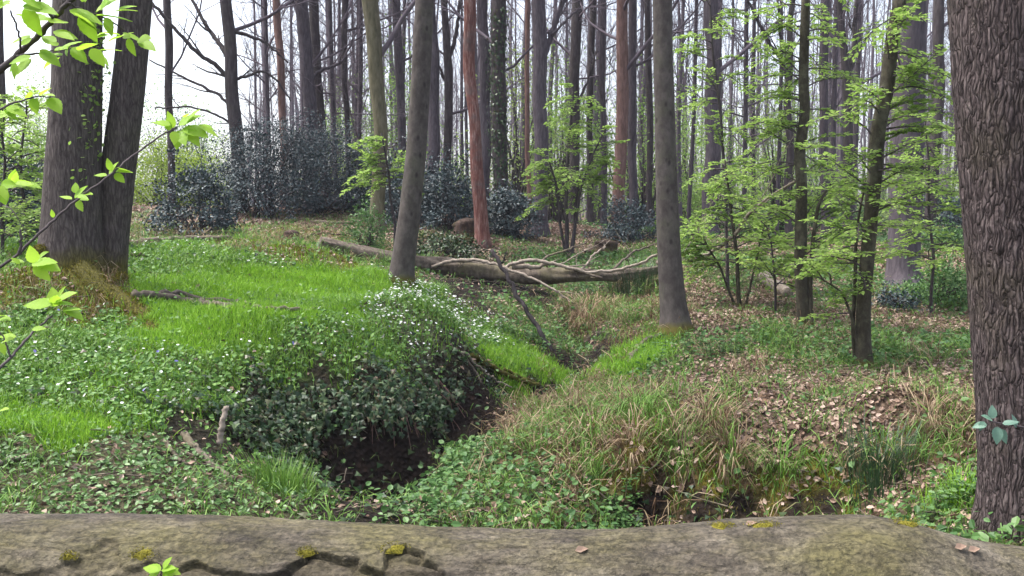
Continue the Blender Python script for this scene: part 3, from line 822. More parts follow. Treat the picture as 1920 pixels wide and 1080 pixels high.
# --- trunks of the middle distance, each placed from the photograph
MID = [
    ('bare_tree', 'slim dark bare trunk alone against the white sky beside twin trunks', [(320, 300, 13), (318, 150, 14), (316, 0, 14)], 24, 'dark', ()),
    ('branching_tree', 'dark bare tree with long limbs spreading left over white sky', [(442, 240, 25), (436, 150, 24), (430, 50, 22), (426, 0, 21)], 24, 'dark',
     (([(434, 150), (400, 118), (370, 100), (335, 62), (285, 5)], 10, 6, -.5), ([(430, 112), (410, 80), (390, 55), (358, -5)], 10, 6, .6), ([(438, 208), (415, 180), (380, 162), (335, 140), (280, 112)], 7, 3, .3),
      ([(440, 234), (400, 212), (350, 200), (290, 203)], 5, 3, -.3), ([(438, 60), (470, 68), (500, 80), (540, 118)], 8, 3, .5), ([(440, 150), (490, 132), (520, 150), (545, 190)], 6, 3, .2))),
    ('pine_tree', 'thin reddish brown trunk among violet twigs above the holly', [(532, 330, 12), (526, 150, 14), (520, 0, 14)], 26, 'redthin', ()),
    ('bare_tree', 'dark violet trunk rising from behind the biggest holly bush', [(582, 280, 26), (573, 100, 24), (566, 0, 23)], 27, 'purple', (([(575, 160), (600, 130), (640, 120), (670, 60)], 8, 3, .5),)),
    ('bare_tree', 'dark trunk close right of the violet trunk above the holly', [(603, 250, 18), (594, 100, 18), (587, 0, 18)], 28.5, 'dark', ()),
    ('bare_tree', 'thin dark stem before distant green leaves, left of the olive trunk', [(650, 240, 10), (648, 100, 11), (646, 0, 11)], 29, 'dark', ()),
    ('olive_tree', 'olive green algae-covered trunk bending slightly, standing in the holly', [(708, 378, 26), (713, 250, 26), (706, 120, 28), (692, 0, 30)], 21, 'olive', ()),
    ('bare_tree', 'slender dark trunk between olive trunk and leaning grey trunk', [(752, 260, 15), (748, 120, 16), (744, 0, 16)], 30, 'purple', ()),
    ('bare_tree', 'violet trunk half hidden just behind the leaning grey trunk', [(812, 320, 22), (811, 100, 22), (808, 0, 22)], 26, 'purple', ()),
    ('bare_tree', 'thin forked tree just left of the red rotten trunk', [(838, 265, 15), (841, 130, 16), (834, 0, 12)], 30, 'dark', (([(841, 110), (855, 70), (862, 0)], 9, 5, .4), ([(839, 160), (820, 120), (808, 70)], 6, 3, .3))),
    ('dead_tree', 'dead trunk with stripped rust red wood, wavering upright near the fallen log', [(909, 462, 27), (902, 380, 25), (895, 320, 24), (888, 240, 20), (884, 160, 22), (880, 80, 23), (878, 0, 22)], 20, 'red', ()),
    ('bare_tree', 'dark violet trunk touching the red rotten trunk on its right side', [(910, 330, 18), (908, 150, 20), (907, 0, 20)], 26, 'purple', ()),
    ('ivy_clad_tree', 'dark trunk thick with climbing ivy right of the red trunk', [(937, 300, 27), (935, 150, 27), (934, 0, 26)], 25, 'dark', ()),
    ('pine_tree', 'very thin reddish stem beside forked grey trunk', [(992, 370, 9), (990, 150, 9), (988, 0, 9)], 28, 'redthin', ()),
    ('forked_tree', 'grey violet trunk forking high up, left of the layered green sapling', [(1013, 442, 28), (1014, 300, 26), (1014, 150, 26), (1012, 0, 25)], 24, 'purple', (([(1018, 110), (1032, 70), (1045, 30), (1062, -10)], 14, 10, .3), ([(1035, 65), (1065, 35), (1085, 15)], 6, 3, .2))),
    ('bare_tree', 'dark trunk rising behind the layered green sapling', [(1076, 260, 18), (1080, 120, 19), (1083, 0, 20)], 29, 'dark', (([(1078, 200), (1100, 160), (1120, 90)], 6, 3, .3),)),
    ('bare_tree', 'thin dark stem over the right side of the layered sapling', [(1106, 250, 12), (1108, 100, 12), (1110, 0, 12)], 31, 'dark', ()),
    ('bare_tree', 'thin grey stem left of two reddish trunks', [(1130, 330, 11), (1131, 150, 11), (1132, 0, 11)], 29, 'purple', ()),
    ('pine_tree', 'straight reddish violet trunk with pale broken wood near its foot', [(1160, 365, 23), (1165, 180, 22), (1168, 0, 21)], 27, 'redthin', ()),
    ('bare_tree', 'dark slim trunk immediately right of the reddish violet trunk', [(1187, 365, 17), (1187, 150, 16), (1185, 0, 15)], 27.8, 'purple', ()),
    ('bare_tree', 'thin dark stem just left of the straight grey trunk', [(1218, 350, 12), (1217, 150, 12), (1215, 0, 11)], 30, 'dark', ()),
    ('tall_tree', 'straight violet grey trunk behind sapling leaves, right of the straight grey trunk', [(1332, 442, 29), (1334, 220, 27), (1337, 0, 26)], 26, 'purple', ()),
    ('bare_tree', 'thin forked dark tree left of the lichen-spotted hornbeam', [(1480, 400, 14), (1477, 200, 14), (1478, 100, 12), (1490, 0, 10)], 26, 'dark', (([(1477, 150), (1465, 110), (1440, 80), (1400, -5)], 8, 5, .3), ([(1478, 120), (1462, 60), (1458, 0)], 7, 4, -.3))),
    ('bare_tree', 'upright dark violet trunk right of the lichen-spotted hornbeam', [(1547, 410, 17), (1546, 200, 16), (1545, 0, 16)], 28, 'purple', ()),
    ('bare_tree', 'dark trunk forking near the top, left of the leaning hornbeam', [(1588, 300, 18), (1587, 160, 18), (1580, 60, 12), (1575, 0, 11)], 27, 'dark', (([(1588, 150), (1600, 100), (1606, 0)], 11, 8, .3),)),
    ('bare_tree', 'dark trunk in the gap between thick violet trunk and oak', [(1752, 300, 20), (1760, 120, 19), (1765, 0, 18)], 23, 'dark', (([(1757, 180), (1740, 130), (1725, 60)], 7, 3, .4),)),
    ('bare_tree', 'dark trunk at the extreme left edge of the picture', [(-2, 420, 16), (0, 330, 14), (3, 180, 12)], 18, 'dark', ()),
]
MIDT = {}
for _i, (_n, _l, _px, _d, _m, _lim) in enumerate(MID):
    t, P, R = px_tree(_n, _l, _px, _d, M[_m], seed=200 + _i, H=15 + (_i * 7) % 6, sides=12, rings=36, flare=1.3, bark=(.006, 3, 1.6), lump=.07 if _m == 'red' else .03,
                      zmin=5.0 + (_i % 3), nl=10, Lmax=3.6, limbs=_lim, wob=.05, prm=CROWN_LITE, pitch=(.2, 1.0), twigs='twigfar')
    MIDT[_l] = (t, P, R)

# ivy on the dark trunk
_t, _P, _R = MIDT['dark trunk thick with climbing ivy right of the red trunk']
_r = np.random.default_rng(8); _n = 1300
_i = _r.integers(0, 34, _n); _an = _r.uniform(0, 6.28, _n); _rr = _R[_i] + _r.gamma(1.5, .035, _n)
_o = np.c_[np.cos(_an), np.sin(_an), _r.normal(0, .3, _n)]
mb = MB(); mb.inst(IVY, _P[_i] + np.c_[np.cos(_an) * _rr, np.sin(_an) * _rr, _r.uniform(-.1, .1, _n)], np.c_[_r.normal(0, .5, (_n, 2)), -np.ones(_n)], _o, .09, .08)
mb.build('ivy_leaves', M['ivy'], _t, kind='stuff')
# shoots between the twin trunks
_n = 420
_zz2 = _r.uniform(2.0, 3.7, _n); _pp = np.c_[_r.normal(-4.42, .05, _n) + (_zz2 - 2.8) * .08, _r.normal(9.45, .1, _n), _zz2]
mb = MB(); mb.inst(LEAF, _pp, _r.normal(size=(_n, 3)), _r.normal(size=(_n, 3)) + [0, 0, 1.5], .05, .04); mb.build('shoot_leaves', M['sap'], twin, kind='stuff')

# dense violet twigs above the hollies
FINE = dict(n=[7, 5, 4], w=[.10, .16, .2], up=[.02, -.01, -.03], k=[4, 3, 3], nb=[9, 9], ratio=(.3, .55))
for _k, (_px, _d, _l) in enumerate([([(505, 330, 9), (500, 150, 9), (497, 0, 8)], 27.5, 'twiggy grey tree with a haze of fine violet twigs beside branching tree'), ([(628, 300, 9), (622, 150, 9), (618, 0, 8)], 29.5, 'twiggy tree with fine drooping violet twigs behind the dark violet trunk'),
                                    ([(672, 300, 9), (676, 150, 9), (676, 0, 8)], 31, 'twiggy tree with fine violet twigs left of the olive trunk'), ([(1395, 420, 9), (1398, 200, 9), (1400, 0, 8)], 30, 'twiggy thin tree right of the tall violet trunk')]):
    px_tree('twiggy_tree', _l, _px, _d, M['purple'], seed=400 + _k, H=13, sides=8, rings=24, bark=(.004, 3, 1.6), zmin=3.2, nl=34, Lmax=2.6, prm=FINE, pitch=(-.1, .8), twigs='twigfar')

# --- more bare trees behind: shared shapes, one object each
PROT = []
for _k in range(6):
    rng = np.random.default_rng(900 + _k)
    H = 17 + _k
    zs = np.linspace(-.2, H, 26)
    P = np.c_[.25 * vnoise(np.c_[zs * .22, zs * 0 + _k * 9, zs * 0]), .25 * vnoise(np.c_[zs * .22, zs * 0, zs * 0 + _k * 7]), zs]
    P[:, :2] -= P[0, :2]
    R = np.interp(zs, [0, .4, 6, H], [.17, .14, .12, .025])
    tb = MB(); tb.tube(P, R, 9, bark_disp(.006, 2, 1.2, ridge=False, seed=_k * 11., lump=.06))
    cb = MB(); crown_from(cb, P, R, 2.6 + .5 * (_k % 4), 34, rng, CROWN_LITE, 3.0, (.45, 1.35), (.12, .28))
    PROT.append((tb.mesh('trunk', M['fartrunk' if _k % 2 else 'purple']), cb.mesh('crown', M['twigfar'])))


def proto_tree(k, loc, s, rz, label, group, name='bare_tree'):
    t = thing(name, label, 'tree', loc, group)
    t.rotation_euler = (0, 0, rz)
    t.scale = s
    for nme, me in zip(('trunk', 'crown'), PROT[k]):
        o = bpy.data.objects.new(nme, me)
        COL.objects.link(o)
        o.parent = t
    return t


rng = np.random.default_rng(77)
_taken = [at(p[-1][0], p[-1][1], d)[:2] for (_, _, p, d, _, _) in MID]
ANCH = [(440, 'branching tree'), (580, 'dark violet trunk'), (700, 'olive trunk'), (790, 'leaning trunk'), (882, 'red trunk'), (935, 'ivy-clad trunk'), (1013, 'forked trunk'), (1165, 'reddish violet trunk'),
        (1245, 'straight grey trunk'), (1335, 'tall violet trunk'), (1505, 'lichened hornbeam'), (1650, 'leaning hornbeam'), (1705, 'thick violet trunk'), (1790, 'oak')]
_cnt = 0
for _try in range(1500):
    if _cnt >= 170:
        break
    d = rng.uniform(29, 66)
    u = rng.uniform(-.5, .68)
    if u < -.29:        # open sky on the left
        continue
    if any(abs(u * d - q[0]) + abs(d - q[1]) * .5 < 1.3 for q in _taken):
        continue
    x = u * d
    _taken.append((x, d))
    s = rng.uniform(.25, .85)
    pxx = 960 + u * F
    lo_, hi_ = max((a for a in ANCH if a[0] <= pxx), default=ANCH[0]), min((a for a in ANCH if a[0] > pxx), default=None)
    where = 'between ' + lo_[1] + ' and ' + hi_[1] if hi_ else 'behind the oak'
    if d < 42:
        lab, grp = ('sturdy' if s > .7 else 'slender') + ' bare trunk behind the bushes, ' + where, 'bare trunks behind the bushes'
    else:
        lab, grp = 'distant thin bare trunk, ' + where, 'distant thin trunks deep in the wood'
    proto_tree(_cnt % 6, (x, d, z1(x, d) - .05), (s, s, rng.uniform(.8, 1.15)), rng.uniform(0, 6.28), lab, grp)
    _cnt += 1

# --- the far wood, one mass of stems and twigs
fw = MB()
rng = np.random.default_rng(78)
_FW = dict(n=[4, 3], w=[.15, .2], up=[.08, .05], k=[3, 3], nb=[7], ratio=(.35, .6))
for k in range(470):
    d = rng.uniform(64, 125); u = rng.uniform(-.62, .78)
    if u < -.30:
        continue
    x = u * d; z = z1(x, d); H = rng.uniform(11, 19); r = rng.uniform(.06, .17)
    zs = np.linspace(z - .3, z + H, 6)
    P = np.c_[x + rng.normal(0, .15, 6), d + rng.normal(0, .15, 6), zs]
    R = np.linspace(r, .03, 6)
    fw.btube(P, R, 5)
    crown_from(fw, P, R, z + 2, 15, rng, _FW, 3.2, (.5, 1.35), (.2, .4))
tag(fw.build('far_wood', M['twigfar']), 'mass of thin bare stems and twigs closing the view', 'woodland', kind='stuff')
# ------------------------------------------------------------------ shrubs and saplings
from mathutils import Matrix, Vector

STEM = dict(n=[6, 4], w=[.14, .2], up=[.08, .05], k=[5, 3], nb=[5], ratio=(.35, .6))


def bush(name, label, px, py, d, w, h, mat, leaf=.07, clumps=150, per=34, seed=0, cat='bush', group=None, base=None, spread=.11, lift=.08):
    rng = np.random.default_rng(seed)
    x = at(px, py, d)[0]
    z = z1(x, d)
    t = thing(name, label, cat, (x, d, z), group)
    C = nrm(rng.normal(size=(clumps, 3)))
    C[:, 2] = np.abs(C[:, 2]) * .95 + rng.uniform(-.12, .05, clumps)
    rr = rng.uniform(.35, 1, clumps) ** .45
    lump = 1 + .32 * vnoise(C * 2.1 + seed) + .15 * vnoise(C * 5 + seed)
    C = C * (rr * lump)[:, None] * np.array([w / 2, w / 2.2, h * .92]) + np.array([0, 0, h * lift])
    C[:, 2] = np.maximum(C[:, 2], rng.uniform(.02, .12, clumps))
    sb = MB()
    for k in range(min(clumps, 26)):
        q = C[k]
        p0 = np.array([rng.normal(0, w * .06), rng.normal(0, w * .06), -.05])
        m1 = (p0 + q) * .5 + np.array([0, 0, .1 * h]) + rng.normal(0, .04, 3)
        path_branch(sb, np.array([p0, m1, q]) + np.array([x, d, z]), .016 + .004 * h, .004, 4, .012, rng, n=8)
    sb.build('stem', M['dark'], t)
    n = clumps * per
    P = np.repeat(C, per, 0) + rng.normal(0, spread, (n, 3)) * np.array([1, 1, .75])
    P[:, 2] = np.maximum(P[:, 2], .01)
    out = nrm(P - np.array([0, 0, h * .35]))
    D = nrm(out * .6 + rng.normal(0, .7, (n, 3)) + np.array([0, 0, -.15]))
    U = nrm(np.array([0, 0, 1.0]) + out * .5 + rng.normal(0, .55, (n, 3)))
    L = leaf * rng.uniform(.65, 1.25, n)
    lb = MB()
    lb.inst(LEAF, P + np.array([x, d, z]), D, U, L, L * .62)
    lb.build('foliage', mat, t, smooth=False)
    return t


bush('holly_bush', 'low dark blue green holly bush standing alone before the leaf-strewn slope', 370, 445, 18.5, 1.75, 1.75, M['holly'], clumps=170, seed=1, group='holly bushes')
bush('holly_bush', 'tall dark holly with grey blue top behind the lone holly bush', 500, 392, 23, 3.0, 2.9, M['holly'], .062, 300, 52, seed=2, group='holly bushes', spread=.15)
bush('holly_bush', 'widest of the dark hollies, below the violet trunks', 605, 397, 24.5, 3.3, 2.7, M['holly'], .062, 300, 52, seed=3, group='holly bushes', spread=.15)
bush('holly_bush', 'dark holly round the foot of the olive green trunk', 690, 398, 25, 2.2, 1.9, M['holly'], .08, 170, 34, seed=4, group='holly bushes', spread=.14)
bush('holly_bush', 'dark holly behind the leaning grey trunk', 775, 398, 23, 2.5, 2.1, M['holly'], .075, 200, 34, seed=5, group='holly bushes', spread=.14)
bush('holly_bush', 'dark holly left of the red rotten trunk', 848, 410, 22, 1.5, 1.9, M['holly'], .075, 140, 34, seed=6, group='holly bushes')
bush('holly_bush', 'dark holly between the red trunk and the forked grey trunk', 960, 422, 23, 1.45, 1.75, M['holly'], .075, 140, 34, seed=7, group='holly bushes')
bush('bramble_bush', 'low dark bramble mound right of the layered sapling', 1180, 447, 24, 1.9, 1.1, M['holly'], .07, 130, 30, seed=8)
bush('ivy_mound', 'low heap of dark ivy behind the fallen trunk', 838, 470, 18.6, 1.5, .55, M['ivy'], .07, 90, 30, seed=9)
bush('holly_bush', 'dark holly glimpsed behind the hornbeam leaves next to the oak', 1765, 425, 25, 1.9, 1.5, M['holly'], .075, 130, 34, seed=10, group='holly bushes')
bush('holly_bush', 'dark holly at the picture edge behind the twin trunks', 25, 430, 13.5, 1.3, 1.5, M['holly'], .065, 150, 34, seed=11, group='holly bushes')
bush('green_shrub', 'bright yellow green shrub seen between twin trunks and slim dark trunk', 295, 375, 31, 2.6, 2.5, M['yellowgreen'], .09, 160, 30, seed=12, spread=.2)
bush('green_shrub', 'yellow green shrub behind the slim dark trunk and lone holly', 370, 385, 33, 2.8, 2.6, M['yellowgreen'], .09, 150, 30, seed=13, spread=.2)
bush('green_shrub', 'fresh green shrub left of the twin trunks', 45, 400, 17, 1.7, 2.1, M['sapfar'], .06, 130, 26, seed=14, spread=.16)
bush('green_shrub', 'tall green leafy bush far behind the biggest holly', 640, 390, 36, 3.4, 5.2, M['sapfar'], .09, 200, 28, seed=15, spread=.22)
bush('green_shrub', 'dim green bush far behind the thin forked tree', 850, 410, 38, 2.6, 3.0, M['sapfar'], .09, 120, 26, seed=16, spread=.22)
bush('low_shrub', 'small bluish shrub at the foot of the oak side slope', 1765, 575, 14.5, 1.1, .72, M['herb'], .06, 80, 26, seed=17)
bush('low_shrub', 'small dark shrub right of the leaning hornbeam foot', 1685, 580, 14.2, .6, .34, M['holly'], .05, 44, 24, seed=18)
bush('low_shrub', 'small shrub on the far slope before the dark holly', 1775, 470, 22, 1.2, .7, M['herb'], .07, 60, 24, seed=19)
bush('green_shrub', 'dim green undergrowth far between the straight and violet trunks', 1290, 440, 34, 2.6, 2.2, M['sapfar'], .09, 110, 24, seed=20, spread=.24)
bush('green_shrub', 'dim green undergrowth behind the lichen-spotted hornbeam', 1430, 450, 33, 3.0, 1.5, M['herb'], .09, 110, 24, seed=22, spread=.24)
bush('green_shrub', 'green undergrowth far behind the leaning hornbeam', 1590, 450, 32, 3.2, 1.6, M['herb'], .09, 120, 24, seed=23, spread=.24)
bush('young_holly', 'small upright green holly before the leaf-strewn slope, left of leaning trunk', 688, 468, 17, .85, 1.12, M['herb'], .05, 90, 24, seed=24, spread=.09)
rng = np.random.default_rng(55)
for _k in range(58):
    d = rng.uniform(31, 60); u = rng.uniform(-.16, .60) if _k % 5 else rng.uniform(-.62, -.3)
    pxx = 960 + u * F
    lo_, hi_ = max((a for a in ANCH if a[0] <= pxx), default=None), min((a for a in ANCH if a[0] > pxx), default=None)
    where = 'behind the twin trunks' if lo_ is None else ('between ' + lo_[1] + ' and ' + hi_[1] if hi_ else 'behind the oak')
    tall = rng.random() < .6
    dark = _k % 6 == 5
    bush('undergrowth_bush', ('dim dark ' if dark else 'pale green ') + ('tall' if tall else 'low') + ' bush deep in the wood, ' + where, pxx, 430, d, rng.uniform(2.5, 4.5), rng.uniform(4.5, 8.5) if tall else rng.uniform(1.2, 2.4),
         M['holly' if dark else ('haze_leaf' if _k % 2 else 'sapfar')], .11, 115 if tall else 60, 20, seed=300 + _k, group='dim bushes in the depth of the wood', spread=.42 if tall else .3, lift=.14)


def sprays(tb, lv, stem, z0, z1_, count, L, rng, az0=None, azw=math.pi, droop=.0, leaf=.06):
    """near-horizontal layered sprays of leaves along a stem path"""
    zs = stem[:, 2]
    for k in range(count):
        z = z0 + (z1_ - z0) * (k + rng.uniform(0, 1)) / count
        i = int(np.clip(np.searchsorted(zs, z), 1, len(zs) - 1))
        az = rng.uniform(-azw, azw) + (az0 or 0)
        Lk = L * rng.uniform(.55, 1.15) * (1 - .35 * (z - z0) / max(z1_ - z0, .1))
        el = rng.uniform(-.05, .85)
        d = np.array([math.cos(az) * math.cos(el), math.sin(az) * math.cos(el), math.sin(el)])
        n = 9
        pts = [stem[i]]
        for j in range(n):
            d = nrm(d + np.array([0, 0, -.09 - droop]) + rng.normal(0, .09, 3))
            pts.append(pts[-1] + d * Lk / n)
        pts = np.array(pts)
        tb.btube(pts, np.linspace(.008, .002, n + 1) * (1 + .4 * L), 4)
        for j in range(2, n + 1):
            for sgn in (-1, 1):
                ax = nrm(pts[min(j, n)] - pts[j - 1])
                sd = nrm(np.cross([0, 0, 1], ax)) * sgn
                dd = nrm(ax * .75 + sd * rng.uniform(.5, .9) + np.array([0, 0, rng.uniform(-.12, .12)]))
                l2 = Lk * .42 * (1.1 - .75 * j / n) * rng.uniform(.5, 1.1)
                q = pts[j] + dd * l2
                tb.btube(np.array([pts[j], (pts[j] + q) / 2 + [0, 0, .01], q]), [.003, .002, .0015], 3)
                m = max(2, int(l2 / (leaf * .5)))
                for s in range(m):
                    b = pts[j] + dd * l2 * (s + .7) / m
                    sg = 1 if s % 2 else -1
                    s2 = nrm(np.cross([0, 0, 1], dd)) * sg
                    lv.append((b, nrm(dd * .8 + s2 * .8 + rng.normal(0, .2, 3)), nrm(np.array([0, 0, 1]) + rng.normal(0, .42, 3)), leaf * rng.uniform(.6, 1.5)))
                lv.append((q, dd, nrm(np.array([0, 0, 1]) + rng.normal(0, .25, 3)), leaf))


def leaves_obj(lv, mat, parent, name='crown'):
    lb = MB()
    P = np.array([l[0] for l in lv]); D = np.array([l[1] for l in lv]); U = np.array([l[2] for l in lv]); L = np.array([l[3] for l in lv])
    lb.inst(LEAF, P, D, U, L, L * .62)
    return lb.build(name, mat, parent, smooth=False)


def sapling(name, label, stems, d, spr, seed, mat='sap', bark='mossy', leaf=.06, cat='tree', group=None, k=10, H=None):
    """stems: list of pixel paths; spr: (stem index, z from, z to, count, length, azimuth, half width)"""
    rng = np.random.default_rng(seed)
    b0 = at(stems[0][0][0], stems[0][0][1], d)
    t = thing(name, label, cat, (b0[0], d, z1(b0[0], d)), group)
    paths = []
    for si, s in enumerate(stems):
        dd = d + (0 if si == 0 else rng.uniform(-.12, .12))
        P = np.array([at(x, y, dd) for x, y, w in s]); R = np.array([w for x, y, w in s]) * dd / F / 2
        P[0, 2] = min(P[0, 2], z1(P[0, 0], P[0, 1])) - .06
        zs = np.linspace(P[0, 2], P[-1, 2], 50 if si == 0 else 24)
        Q = np.c_[np.interp(zs, P[:, 2], P[:, 0]), np.interp(zs, P[:, 2], P[:, 1]), zs]; RR = np.interp(zs, P[:, 2], R)
        for _ in range(3):
            Q[1:-1, 0] = .5 * Q[1:-1, 0] + .25 * (Q[2:, 0] + Q[:-2, 0])
        RR = RR * (1 + .3 * np.exp(-(zs - zs[0]) / .1))
        Q[:, 0] += .02 * vnoise(np.c_[zs * 2, zs * 0 + seed, zs * 0 + si]); Q[:, 1] += .05 * vnoise(np.c_[zs * 1.2, zs * 0 + seed, zs * 0 + si + 9])
        mb = MB(); mb.tube(Q, RR, k if si == 0 else 7, bark_disp(.003, 2, 4, ridge=False, seed=seed, lump=.08)); mb.build('trunk' if si == 0 else 'stem', M[bark], t)
        paths.append(Q)
    if H and paths[0][-1, 2] < H:            # carry the main stem on above the picture
        a = paths[0][-1]; z_ = np.linspace(a[2] - .05, H, 12)
        top = np.c_[a[0] + .04 * (z_ - a[2]), np.full(12, a[1]), z_]
        mb = MB(); mb.tube(top, np.linspace(stems[0][-1][2] * d / F / 2, .01, 12), 7); mb.build('leader', M[bark], t)
        paths[0] = np.r_[paths[0], top[1:]]
    tb, lv = MB(), []
    for (si, za, zb, c, L, az, aw) in spr:
        sprays(tb, lv, paths[si], za, zb, int(c * 1.55), L, rng, az, aw, leaf=leaf)
    tb.build('twigs', M['twig'], t)
    leaves_obj(lv, M[mat], t)
    return t


PI = math.pi
sapling('layered_sapling', 'bright green sapling with flat leafy layers, left of the straight grey trunk', [[(1064, 445, 9), (1060, 380, 7), (1066, 280, 6), (1075, 170, 4)], [(1070, 447, 7), (1085, 370, 5), (1110, 290, 3), (1135, 240, 2)],
        [(1060, 446, 6), (1045, 360, 5), (1030, 300, 3)], [(1073, 446, 6), (1080, 380, 5), (1090, 320, 3)]], 20.5,
        [(0, 2.1, 4.6, 20, 1.15, 0, PI), (1, 2.2, 3.6, 9, 1.0, 0, 1.2), (2, 2.0, 3.0, 7, .95, PI, 1.0), (3, 1.8, 2.9, 5, .8, 0, PI)], 61, leaf=.078, bark='dark')
sapling('layered_sapling', 'small spring-leaved sapling half hidden behind the leaning grey trunk', [[(742, 470, 6), (738, 400, 5), (728, 320, 4), (715, 250, 3)]], 16.5,
        [(0, 2.2, 3.15, 12, .85, PI, 1.0), (0, 2.1, 2.6, 4, .7, 0, .9)], 62, leaf=.066, bark='dark')
sapling('leafy_sapling', 'broad sapling in fresh leaf directly right of the straight grey trunk', [[(1388, 565, 8), (1384, 480, 7), (1370, 380, 5), (1360, 300, 3)], [(1394, 566, 5), (1420, 470, 4), (1440, 400, 3)], [(1384, 566, 5), (1350, 500, 4), (1310, 440, 3)]], 14,
        [(0, .8, 2.5, 24, 1.0, 0, PI), (1, .9, 1.9, 9, .8, 0, 1.3), (2, .8, 1.5, 8, .75, PI, 1.2)], 63, leaf=.06, bark='mossy')
sapling('tall_sapling', 'tall thin sapling whose leaves hang high before the violet trunk', [[(1365, 545, 7), (1362, 400, 6), (1350, 200, 5), (1335, 60, 4), (1330, 0, 3)]], 15.5,
        [(0, 3.0, 5.4, 14, .9, 0, PI), (0, 1.4, 2.8, 7, .9, 0, PI)], 64, leaf=.062, bark='dark', H=6.5)
sapling('lichened_hornbeam', 'young hornbeam with dark lichen-spotted stem and second thin stem, in leaf', [[(1508, 614, 30), (1504, 560, 24), (1503, 450, 22), (1504, 300, 20), (1508, 150, 18), (1508, 0, 16)], [(1520, 612, 13), (1522, 540, 9), (1527, 440, 8), (1536, 380, 6), (1560, 345, 4)]], 12,
        [(0, 1.0, 4.6, 26, 1.05, 0, PI), (0, 2.2, 4.4, 8, 1.1, PI, .7), (1, 1.0, 2.2, 9, .8, 0, 1.4)], 65, leaf=.055, k=14, H=9)
sapling('leaning_hornbeam', 'young hornbeam leaning right with thin side stems at its foot, in leaf', [[(1624, 692, 31), (1622, 640, 27), (1622, 560, 26), (1632, 420, 26), (1645, 280, 27), (1662, 150, 26), (1676, 60, 24), (1684, 0, 22)],
        [(1606, 690, 10), (1602, 600, 8), (1601, 500, 7), (1606, 420, 5), (1618, 330, 3)], [(1614, 690, 9), (1596, 600, 6), (1575, 545, 4), (1540, 525, 3)]], 9.5,
        [(0, .9, 3.9, 24, .95, 0, PI), (0, 1.3, 3.2, 12, 1.0, 0, .8), (1, .8, 1.9, 6, .6, PI, 1.6), (2, .5, 1.1, 4, .5, PI, 1.2)], 66, leaf=.05, k=16, H=9)
sapling('leafy_sapling', 'green sapling filling the gap between thick violet trunk and oak', [[(1745, 560, 6), (1748, 450, 5), (1740, 330, 4), (1735, 230, 3)]], 13.5,
        [(0, .9, 3.0, 22, 1.0, 0, PI)], 67, leaf=.058, bark='dark')
sapling('leafy_sapling', 'light green sapling left of the twin trunks', [[(50, 500, 8), (45, 400, 6), (40, 300, 5), (50, 200, 3)]], 11.5,
        [(0, 1.4, 3.1, 18, .85, 0, PI)], 68, leaf=.055, bark='dark')
sapling('leafy_sapling', 'thin leafy sapling at the picture edge behind the slanting twig', [[(8, 520, 7), (5, 400, 6), (10, 300, 5), (0, 220, 3)]], 10.5,
        [(0, 1.3, 2.9, 14, .8, 0, PI)], 70, leaf=.055, bark='dark')
sapling('leafy_sapling', 'small sapling of pale leaves low between broad sapling and lichen-spotted hornbeam', [[(1455, 560, 5), (1450, 500, 4), (1445, 450, 3)]], 13,
        [(0, .6, 1.4, 12, .8, 0, PI)], 69, leaf=.055, bark='dark')

# ------------------------------------------------------------------ fallen wood
ft = thing('fallen_tree', 'fallen grey brown trunk with pale branches bridging the gully', 'fallen tree', at(860, 510, 16.4))
rng = np.random.default_rng(91)
_P = np.array([at(x, y, d) for x, y, d in [(600, 455, 15.3), (680, 476, 15.6), (800, 496, 16.2), (900, 507, 16.3), (1000, 517, 16.2), (1100, 517, 16.2), (1200, 512, 16.3), (1275, 500, 16.5)]])
s_ = np.r_[0, np.cumsum(np.linalg.norm(np.diff(_P, axis=0), axis=1))]; u_ = np.linspace(0, s_[-1], 70)
_Q = np.stack([np.interp(u_, s_, _P[:, i]) for i in range(3)], -1)
_R = np.interp(u_, s_, np.array([22, 26, 30, 31, 28, 24, 18, 12]) * 16.4 / F / 2)
mb = MB(); mb.tube(_Q, _R, 24, lambda P, R, c, s: .075 * fbm(np.stack([c[None] * 1.6 + P[:, :1] * .6, s[None] * 1.6 + 0 * P[:, :1], P[:, :1] * 1.6 + 0 * c[None]], -1), 4)); mb.build('trunk', M['deadlog'], ft)
for _pp, _w0, _w1, _d0, _d1, _m in [
        ([(810, 500), (840, 490), (890, 487), (925, 494), (960, 508), (1000, 522), (1040, 545), (1076, 568)], 7, 4, 16.1, 15.2, 'pale'),
        ([(940, 502), (985, 488), (1020, 490), (1060, 500), (1100, 511), (1160, 506), (1200, 494), (1232, 478)], 7, 5, 15.9, 15.6, 'pale'),
        ([(1232, 492), (1290, 490), (1345, 468), (1378, 440), (1402, 403), (1440, 370), (1500, 334)], 8, 5, 15.6, 12.5, 'pale'),
        ([(1010, 492), (1030, 478), (1060, 470), (1100, 455)], 5, 3, 16.0, 16.8, 'deadlog'), ([(1090, 508), (1110, 480), (1135, 462)], 5, 3, 16.0, 16.6, 'pale'),
        ([(960, 500), (1000, 500), (1040, 494)], 11, 6, 15.95, 15.9, 'pale'), ([(1060, 502), (1130, 522)], 6, 4, 15.9, 15.6, 'deadlog'), ([(1150, 505), (1190, 470), (1240, 455)], 5, 3, 16, 17, 'deadlog')]:
    mb = MB(); px_branch(mb, _pp, _w0, _w1, 8, _d0, _d1, .009, rng, sub=3); mb.build('branch', M[_m], ft)


